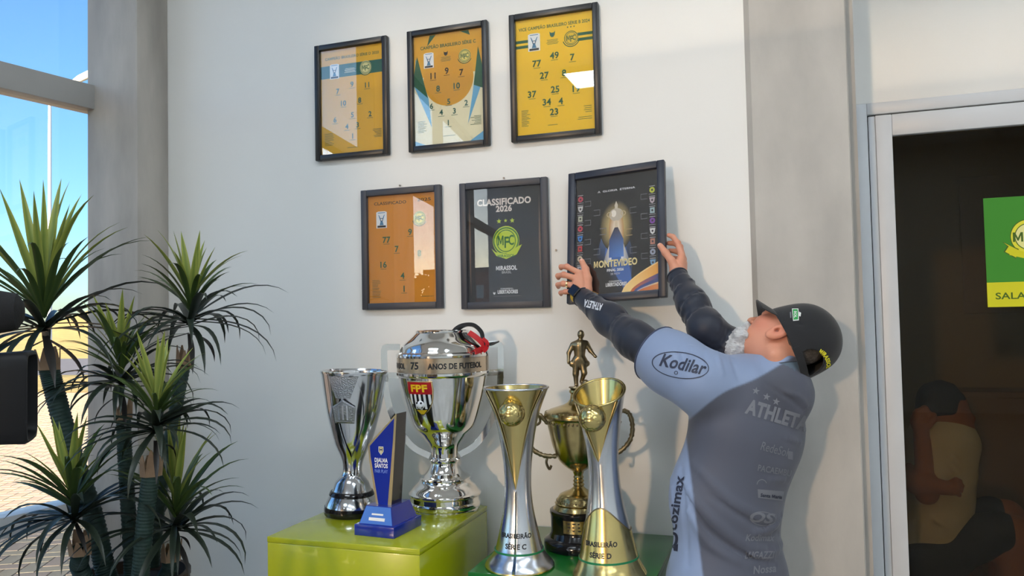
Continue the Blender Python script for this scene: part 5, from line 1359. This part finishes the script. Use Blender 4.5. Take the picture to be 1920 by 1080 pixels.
def lineproj(bvh, p0, p1, lift=.0014):
    """picture line p0->p1 is the baseline; y is up from it"""
    pj = project(bvh, lift); L = math.hypot(p1[0]-p0[0], p1[1]-p0[1]); ex = ((p1[0]-p0[0])/L, (p1[1]-p0[1])/L); ey = (ex[1], -ex[0])
    return lambda x, y: pj(p0[0]+ex[0]*x+ey[0]*y, p0[1]+ex[1]*x+ey[1]*y)
def dec(name, s, bvh, p0, p1, h, m, par, bold=.03, fine=.3, **k):
    L = math.hypot(p1[0]-p0[0], p1[1]-p0[1])
    return text_mapped(name, s, lineproj(bvh, p0, p1), m, par, bold, h, L, 'l', fine=fine, **k)
dec('lettering', 'ATHLETA', bvL, (1131, 571), (1097, 562), 13, NVT, slL, .06)
# ---- shirt
G_ = Field((-.46, -.68, .78), (.16, -.06, 1.56), .0040)
G_.ell(chest, (.142, .186, .21), (FW_, LF_, UPV), .03); G_.ell(waist, (.140, .182, .20), (FW_, LF_, UPV), .06); G_.ell(hips-UPV*.03, (.150, .196, .20), (FW_, LF_, UPV), .06)
G_.chain([shL+UPV*.0, neck0-UPV*.035, shR], [.074, .074, .074], .05)
G_.chain([neck0-UPV*.035, neck0+(hp(-.03, 0, -.06)-neck0)*.34], [.082, .070], .03)
SLV = .66
slE = shL.lerp(elL, SLV)
G_.chain([shL, shL.lerp(elL, .4), shL.lerp(elL, .8)], [.086, .083, .078], .05); G_.chain([shR, shR.lerp(elR, .18)], [.074, .066], .04)
da = (elL-shL).normalized()
_p, _q = G_.mesh(); _b0 = BVHTree.FromPolygons([Vector(p) for p in _p], [tuple(q) for q in _q])     # folds follow the plain cloth
pt = lambda px, py, y=-.5: at(px, py, y)
def surf_fold(L, y, wd, amp):
    pj = project(_b0, 0.0); S_ = spline(L, 4); S_ = [p for p in (pj(*q) for q in S_) if p is not None]
    for i in range(len(S_)-1):
        e = math.sin((i+.5)/(len(S_)-1)*PI)**.5
        a, b = np.array(S_[i]), np.array(S_[i+1]); B = G_.block(np.minimum(a, b), np.maximum(a, b), 3*wd)
        if B is None: continue
        FOLD.append((a, b, wd, amp*.75*e))
FOLD = []
for L, y, wd, amp in ((((1284, 905), (1320, 960), (1380, 1010), (1450, 1040)), -.515, .012, .014), (((1290, 960), (1330, 1020), (1400, 1060)), -.52, .012, .014), (((1300, 870), (1360, 930), (1420, 965), (1462, 975)), -.51, .012, .010),
                      (((1288, 930), (1325, 990), (1390, 1036), (1455, 1060)), -.52, .007, -.010), (((1330, 930), (1400, 975), (1460, 1000)), -.51, .008, -.008), (((1410, 1000), (1450, 990), (1470, 960)), -.48, .010, .011), (((1400, 1040), (1450, 1035), (1478, 1000)), -.48, .012, .012),
                      (((1475, 735), (1500, 745), (1512, 760)), -.44, .007, .009), (((1440, 722), (1480, 748), (1508, 772)), -.46, .006, -.007), (((1270, 655), (1275, 690)), -.50, .006, -.006), (((1295, 650), (1300, 690)), -.50, .006, .007), (((1320, 655), (1328, 695)), -.49, .006, -.006), (((1345, 660), (1355, 700)), -.48, .007, .007), (((1372, 672), (1385, 712)), -.47, .007, -.006),
                      (((1255, 860), (1262, 940), (1258, 1050)), -.50, .010, .008), (((1275, 850), (1283, 950), (1290, 1060)), -.52, .008, -.007), (((1470, 820), (1500, 830)), -.40, .008, .006), (((1440, 900), (1480, 900)), -.44, .010, .006)):
    surf_fold(L, y, wd, amp)
disp = np.zeros_like(G_.v)
for a, b, wd, amp in FOLD:
    sl, X, Y, Z = G_.block(np.minimum(a, b), np.maximum(a, b), 3*wd); d = b-a; L = float(d@d)+1e-12
    t_ = np.clip(((X-a[0])*d[0]+(Y-a[1])*d[1]+(Z-a[2])*d[2])/L, 0, 1)
    g = (amp*np.exp(-((X-a[0]-t_*d[0])**2+(Y-a[1]-t_*d[1])**2+(Z-a[2]-t_*d[2])**2)/(wd*wd))).astype(np.float32)
    c_ = disp[sl]; disp[sl] = np.where(np.abs(g) > np.abs(c_), g, c_) if amp > 0 else np.where((g < c_) & (np.abs(g) > np.abs(c_)), g, c_)
G_.v -= disp
G_.noise(.0016, 26, 11)
P, Q = G_.mesh()
# end the sleeve with a plane across the arm, the skirt below the hips
keep_v = ~(((P-np.array(shL.lerp(elL, SLV)))@np.array(da) > 0) & (np.linalg.norm(P-np.array(elL), axis=1) < .16))
Qm = keep_v[Q].all(axis=1); Q = Q[Qm]
shirt = mchild(npmesh('shirt', P, Q, SHIRT))
shb = BVHTree.FromPolygons([Vector(p) for p in P], [tuple(q) for q in Q])
# panels: smooth signed distances decide the cloth colour
def plane3(a, b, c):
    a, b, c = [np.array(x) for x in (a, b, c)]; n = np.cross(b-a, c-a); return a, n/np.linalg.norm(n)
def ss(x, w_=.003): return np.clip(x/(2*w_)+.5, 0, 1)
A1, A2 = pt(1446, 694, -.47), pt(1283, 792, -.52); o1, n1 = plane3(A1, A2, CAM)
sd1 = (P-o1)@n1
if ((np.array(shL.lerp(elL, .5))-o1)@n1) < 0: sd1 = -sd1
dmid = np.linalg.norm(P-np.array(pt(1352, 742, -.52)), axis=1); sd1 = sd1-.016*np.exp(-(dmid/.07)**2)
B1, B2 = pt(1283, 790, -.52), pt(1318, 1080, -.53); o2, n2 = plane3(B1, B2, CAM)
sd2 = (P-o2)@n2
if ((np.array(at(1255, 900, -.5))-o2)@n2) < 0: sd2 = -sd2
sd2 = np.minimum(sd2, (np.array(B1)[2]+.02)-P[:, 2])
# right raglan, mirrored roughly
o3, n3 = plane3(pt(1450, 692, -.34), at(1452, 780, -.24), CAM); sd3 = (P-o3)@n3
if ((np.array(shR.lerp(elR, .5))-o3)@n3) < 0: sd3 = -sd3
sd3 = np.where((P@np.array(LF_)) < float(Vector(chest).dot(LF_))-.05, sd3, -1)
light = np.maximum(ss(sd1), ss(sd2))
grey = np.array(srgb(84, 87, 100)[:3]); lb = np.array(srgb(134, 150, 180)[:3]); dkp = np.array(srgb(62, 62, 70)[:3])
# darker yoke between the shoulders
yoke = ss(.055-np.linalg.norm(P-np.array(pt(1470, 735, -.47)), axis=1), .03)*.6
col = grey[None]*(1-yoke[:, None])+dkp[None]*yoke[:, None]
col = col*(1-light[:, None])+lb[None]*light[:, None]
setattr_col(shirt, 'shirt', np.concatenate([col, np.ones((len(P), 1))], 1))
# collar band
ND = (hp(-.03, 0, -.06)-neck0).normalized(); u = ND.orthogonal().normalized(); v = ND.cross(u); bm = bmesh.new(); nc = neck0+(hp(-.03, 0, -.06)-neck0)*.40
COLM = mat('collar_knit', srgb(84, 98, 112), .7); 
slab(bm, lambda a, b, q: nc+ND*(-.022+.036*b)+(u*math.cos(a*2*PI)+v*math.sin(a*2*PI))*(.0735-.007*b+.003*q), 40, 3, 0); bmesh.ops.remove_doubles(bm, verts=bm.verts, dist=.0002)
o = obj('collar', bm, COLM, shirt, 50)
bm = bmesh.new(); tube(bm, [nc+ND*.0145+(u*math.cos(k*2*PI/40)+v*math.sin(k*2*PI/40))*.0680 for k in range(41)], .0018, 6, cap=False); o = obj('collar_piping', bm, LETTER, shirt, 180)
# sleeve hem
hc_ = shL.lerp(elL, SLV-.005); u = da.orthogonal().normalized(); v = da.cross(u); bm = bmesh.new(); ring = []
tb = shb
for k in range(41):
    a = k*2*PI/40; dr = u*math.cos(a)+v*math.sin(a); h = tb.ray_cast(hc_-da*.006+dr*.14, -dr); ring.append((h[0] if h[0] else hc_+dr*.07)+da*.004)
tube(bm, ring, .0025, 6, cap=False); o = obj('sleeve_hem', bm, SHIRT and mat('sleeve_hem', srgb(60, 68, 92), .6), shirt, 180)
# lettering on the shirt
def lay(name, s, p0, p1, h, m=None, bold=.03, **k): return dec(name, s, shb, p0, p1, h, m or GYT, shirt, bold, **k)
lay('lettering', 'ATHLETA', (1396, 773), (1511, 808), 27, bold=.06, shear=0)
for cx, cy in ((1417, 733), (1437, 744), (1455, 753)):
    pj = project(shb, .0014); P5 = [pj(cx+(7.5 if i % 2 == 0 else 3)*math.sin(i*PI/5+.2), cy-(7.5 if i % 2 == 0 else 3)*math.cos(i*PI/5+.2)) for i in range(10)]
    if all(P5):
        bm = bmesh.new(); bm.faces.new([bm.verts.new(p) for p in P5]); o = obj('printed_star', bm, GYT, shirt)
lay('lettering', 'RedeSol', (1425, 843), (1475, 856), 17, bold=.0, shear=.1)
lay('lettering', 'PACAEMBU', (1420, 882), (1482, 893), 12, bold=.02)
lay('lettering', 'OS', (1405, 977), (1452, 981), 18, bold=.05, shear=.3)
lay('lettering', 'Kodimax', (1397, 1014), (1452, 1014), 13, bold=.03, shear=.3)
lay('lettering', 'LUGAZZI', (1396, 1047), (1452, 1046), 13, bold=.03, shear=.3)
lay('lettering', 'Nossa', (1412, 1076), (1455, 1072), 15, bold=.03, shear=.2)
def lq(pts, m, n=6, lift=.0012):
    o = quadproj('printed_patch', pts, m, shirt, shb, n, lift); return o
lq(((1420, 917), (1470, 921), (1467, 939), (1421, 933)), GYT)
o = text_mapped('lettering', 'Santa Maria', lineproj(shb, (1425, 931), (1464, 935), .0022), DKT, shirt, .03, 7, 40, 'l', fine=.4)
def ringproj(cx, cy, rx, ry, w_, m, rot=0, a0=0, a1=2*PI):
    pj = project(shb, .0014); bm = bmesh.new(); R = []; ca, sa = math.cos(rot), math.sin(rot)
    for i in range(49):
        a = a0+(a1-a0)*i/48; row = []
        for k in (-.5, .5):
            x, y = (rx+k*w_)*math.cos(a), (ry+k*w_)*math.sin(a); p = pj(cx+x*ca-y*sa, cy+x*sa+y*ca); row.append(bm.verts.new(p) if p else None)
        R.append(row)
    for a, b in zip(R, R[1:]):
        if all(a) and all(b): bm.faces.new((a[0], a[1], b[1], b[0]))
    o = obj('printed_ring', bm, m, shirt); return o
ringproj(1276, 685, 53, 24, 1.6, DKT, .14)
lay('lettering', 'Kodilar', (1236, 685), (1322, 703), 24, DKT, .03, shear=.25)
ringproj(1268, 699, 3, 3, 1.2, DKT)
ringproj(1428, 908, 9, 9, 1.6, GYT, 0, PI, 1.9*PI); ringproj(1430, 972, 24, 12, 1.6, GYT, .1, PI*1.05, PI*1.95); ringproj(1430, 972, 24, 13, 1.6, GYT, .1, PI*.1, PI*.9)
lay('lettering', 'cozimax', (1268, 995), (1283, 893), 17, DKT, .04)
ringproj(1262, 1013, 7, 13, 5, DKT, .2); lq(((1262, 1024), (1272, 1020), (1271, 1034), (1264, 1033)), DKT, 3)
pj_ = [(1476, 845), (1486, 847), (1486, 862), (1477, 860)]; lq(pj_, GYT, 4)
# ---- watch on the left wrist
wd_ = (wrL-elL).normalized(); wc = wrL+wd_*.013; toc = (CAM-wc).normalized(); nz = (toc*.75+camvec(-.45, .35, 0)); nz = (nz-wd_*nz.dot(wd_)).normalized(); nx = nz.cross(wd_)
wt = mchild(thing('watch', 'x', 'x')); del wt['category']; wt['label'] = 'black watch with yellow strap'
wt.location = (0, 0, 0)
STR = mat('yellow_strap', srgb(206, 170, 30), .5)
bm = bmesh.new(); R0 = .0305
slab(bm, lambda a, b, q: wc+wd_*((b-.5)*.022)+(nx*math.cos(a*2*PI)+nz*math.sin(a*2*PI))*(R0+.0025*q), 40, 2, 0); bmesh.ops.remove_doubles(bm, verts=bm.verts, dist=.0001)
o = obj('watch_strap', bm, STR, wt, 50)
bm = bmesh.new(); box(bm, -.019, .019, -.022, .022, -.005, .006, .006, 3); Mw = Matrix((nx, wd_, nz)).transposed().to_4x4(); Mw.translation = wc+nz*(R0+.004); bmesh.ops.transform(bm, matrix=Mw, verts=bm.verts); o = obj('watch_case', bm, BLACKG, wt, 40)
bm = bmesh.new(); box(bm, -.0155, .0155, -.0185, .0185, .0062, .0068); bmesh.ops.transform(bm, matrix=Mw, verts=bm.verts); obj('watch_screen', bm, mat('watch_screen', srgb(24, 26, 36), .1), wt)
# ---- ring on the ring finger
f = fgL[2]; c = f[0].lerp(f[1], .62); d = (f[1]-f[0]).normalized(); u = d.orthogonal().normalized(); v = d.cross(u); bm = bmesh.new()
slab(bm, lambda a, b, q: c+d*((b-.5)*.005)+(u*math.cos(a*2*PI)+v*math.sin(a*2*PI))*(.0102+.0012*q), 28, 1, 0); bmesh.ops.remove_doubles(bm, verts=bm.verts, dist=.0001); mchild(obj('ring', bm, mat('gold_ring', (.75, .60, .30, 1), .2, 1), None, 50))
# ---- trousers and shoes (below the frame, so that he stands on the floor)
G_ = Field((-.52, -.72, .05), (.22, -.03, 1.0), .008)
kL, kR = hips+LF_*.10-UPV*.47+FW_*.02, hips-LF_*.10-UPV*.47+FW_*.03; aL, aR = hips+LF_*.12+FW_*.0, hips-LF_*.11+FW_*.04; aL.z = aR.z = .10
G_.ell(hips-UPV*.04, (.140, .178, .13), (FW_, LF_, UPV), .04); G_.chain([hips+LF_*.085-UPV*.06, kL, aL], [.095, .072, .055], .05); G_.chain([hips-LF_*.085-UPV*.06, kR, aR], [.095, .072, .055], .03)
P2, Q2 = G_.mesh(); mchild(npmesh('trousers', P2, Q2, TROU))
for a in (aL, aR):
    G_ = Field(tuple(a-Vector((.28, .28, .1))), tuple(a+Vector((.2, .28, .08))), .005); G_.chain([a-UPV*.055-FW_*.03, a-UPV*.062+FW_*.10, a-UPV*.066+FW_*.19], [.042, .040, .034], .03); G_.cap(a-UPV*.04, a, .045, .048, .03)
    G_.plane_cut((0, 0, .0), (0, 0, -1)); P2, Q2 = G_.mesh(); mchild(npmesh('shoe', P2, Q2, SHOE))

# ================================================================== the seated person in the dim room behind the glass door
pt2 = lambda px, py, y=.75: at(px, py, y+.32)
sit = thing('person', 'person in white t-shirt sitting with raised forearm behind the glass door', 'person', (.62, 1.07, 0)); SO = Vector(sit.location)
def schild(o): o.parent = sit; o.matrix_parent_inverse = Matrix.Translation(-SO); return o
TEE = mat('white_tee', (.80, .74, .66, 1), .8); SK2 = mat('tan_skin', srgb(176, 112, 80), .55); BLKC = mat('black_cloth', (.012, .012, .014, 1), .8); HR2 = mat('black_hair', (.010, .009, .009, 1), .7, bump=.5, bscale=300)
hd = pt2(1772, 770); nk2 = pt2(1765, 810); sh2 = pt2(1760, 840, .72); shf = pt2(1720, 835, .95); hip2 = pt2(1745, 1030, .80); elb = pt2(1738, 925, .62); fist = pt2(1726, 785, .62); knee = pt2(1900, 1000, .70); elb2 = pt2(1790, 905, .95)
G_ = Field((.25, .77, .2), (1.55, 1.60, 1.75), .007)
G_.ell(hd, (.092, .078, .112), None, .02); G_.ell(hd+Vector((.04, 0, -.06)), (.055, .05, .05), None, .03); G_.cap(hd+Vector((.085, 0, -.01)), hd+Vector((.10, 0, -.03)), .012, .014, .012); G_.cap(hd, nk2-UPV*.03, .055, .06, .02)
G_.chain([nk2-UPV*.03, hip2], [.13, .135], .04); G_.chain([sh2, elb, fist-UPV*.05], [.055, .042, .03], .02); G_.chain([shf, pt2(1716, 905, .60), pt2(1782, 916, .56)], [.055, .042, .028], .02)
for k in range(4): G_.chain([pt2(1782, 905+6*k, .56), pt2(1795-abs(k-1.3)*2, 899+8*k, .545), pt2(1806-abs(k-1.3)*4, 902+9*k, .56)], [.012, .010, .009], .004)
for k in range(4): G_.chain([fist+Vector((-.02+k*.004, -.01+.012*k, -.03)), fist+Vector((-.015+.006*k, -.01+.014*k, .03)), fist+Vector((.02, -.01+.014*k, .045)), fist+Vector((.035, -.01+.014*k, .02))], [.014, .011, .010, .009], .004)
G_.ell(fist-UPV*.01, (.04, .035, .045), None, .015); G_.chain([fist+Vector((.02, -.03, -.03)), fist+Vector((.045, -.03, .0)), fist+Vector((.05, -.015, .02))], [.014, .012, .010], .008)
G_.chain([hip2, knee, knee+Vector((-.03, 0, -.42))], [.11, .065, .045], .04); G_.chain([hip2+Vector((0, .16, 0)), knee+Vector((.02, .2, .02)), knee+Vector((-.02, .2, -.40))], [.11, .065, .045], .04)
P2, Q2 = G_.mesh(); schild(npmesh('body', P2, Q2, SK2))
G_ = Field((.25, .77, .5), (1.15, 1.60, 1.45), .007); G_.chain([nk2-UPV*.05, hip2+UPV*.04], [.145, .150], .04); G_.cap(sh2, sh2.lerp(elb, .55), .072, .066, .03); G_.cap(shf, shf.lerp(pt2(1716, 905, .60), .5), .072, .062, .03)
for a, b in (((1775, 850), (1800, 880)), ((1770, 862), (1798, 893)), ((1765, 874), (1790, 903)), ((1730, 960), (1790, 1000)), ((1740, 985), (1800, 960)), ((1700, 840), (1716, 890))): G_.ridge([pt2(*a, .62), pt2(*b, .62)], .012, .012); G_.ridge([pt2(a[0]+6, a[1]-4, .62), pt2(b[0]+6, b[1]-4, .62)], .010, -.010)
G_.noise(.004, 40, 4); P2, Q2 = G_.mesh(); schild(npmesh('t_shirt', P2, Q2, TEE))
G_ = Field(tuple(hd-Vector((.16, .14, .16))), tuple(hd+Vector((.16, .14, .17))), .005); G_.ell(hd+Vector((-.018, 0, .022)), (.098, .088, .108), None, .02); G_.noise(.004, 90, 2); P2, Q2 = G_.mesh(); schild(npmesh('hair', P2, Q2, HR2))
G_ = Field((.25, .77, .0), (1.55, 1.60, 1.1), .009); G_.chain([hip2, knee+Vector((-.05, 0, .0))], [.13, .085], .04); G_.chain([hip2+Vector((0, .16, 0)), knee+Vector((-.04, .2, .02))], [.13, .085], .04); G_.ell(hip2-UPV*.02, (.15, .2, .13), None, .04); P2, Q2 = G_.mesh(); schild(npmesh('shorts', P2, Q2, BLKC))
for dy in (0, .2):
    G_ = Field(tuple(knee+Vector((-.16, dy-.1, -.60))), tuple(knee+Vector((.22, dy+.1, -.30))), .006); f0 = knee+Vector((-.02, dy, -.44)); G_.chain([f0, f0+Vector((.16, 0, -.04))], [.05, .035], .03); P2, Q2 = G_.mesh(); schild(npmesh('shoe', P2, Q2, SHOE))
ch = thing('chair', 'wooden chair under the seated person behind the glass door', 'chair', (hip2.x, hip2.y+.08, 0)); WD = mat('chair_wood', srgb(170, 110, 50), .4, var=.2, vscale=12)
zs_ = hip2.z-.15
boxobj('seat', -.24, .26, -.26, .26, zs_-.03, zs_, WD, ch, .01); boxobj('backrest', -.27, -.245, -.24, .24, zs_+.12, zs_+.42, WD, ch, .008)
for sx in (-.21, .23):
    for sy in (-.22, .22): boxobj('leg', sx-.018, sx+.018, sy-.018, sy+.018, 0, zs_-.03, WD, ch, .003)
for sy in (-.22, .22): boxobj('back_post', -.245, -.215, sy-.016, sy+.016, zs_, zs_+.42, WD, ch, .003)
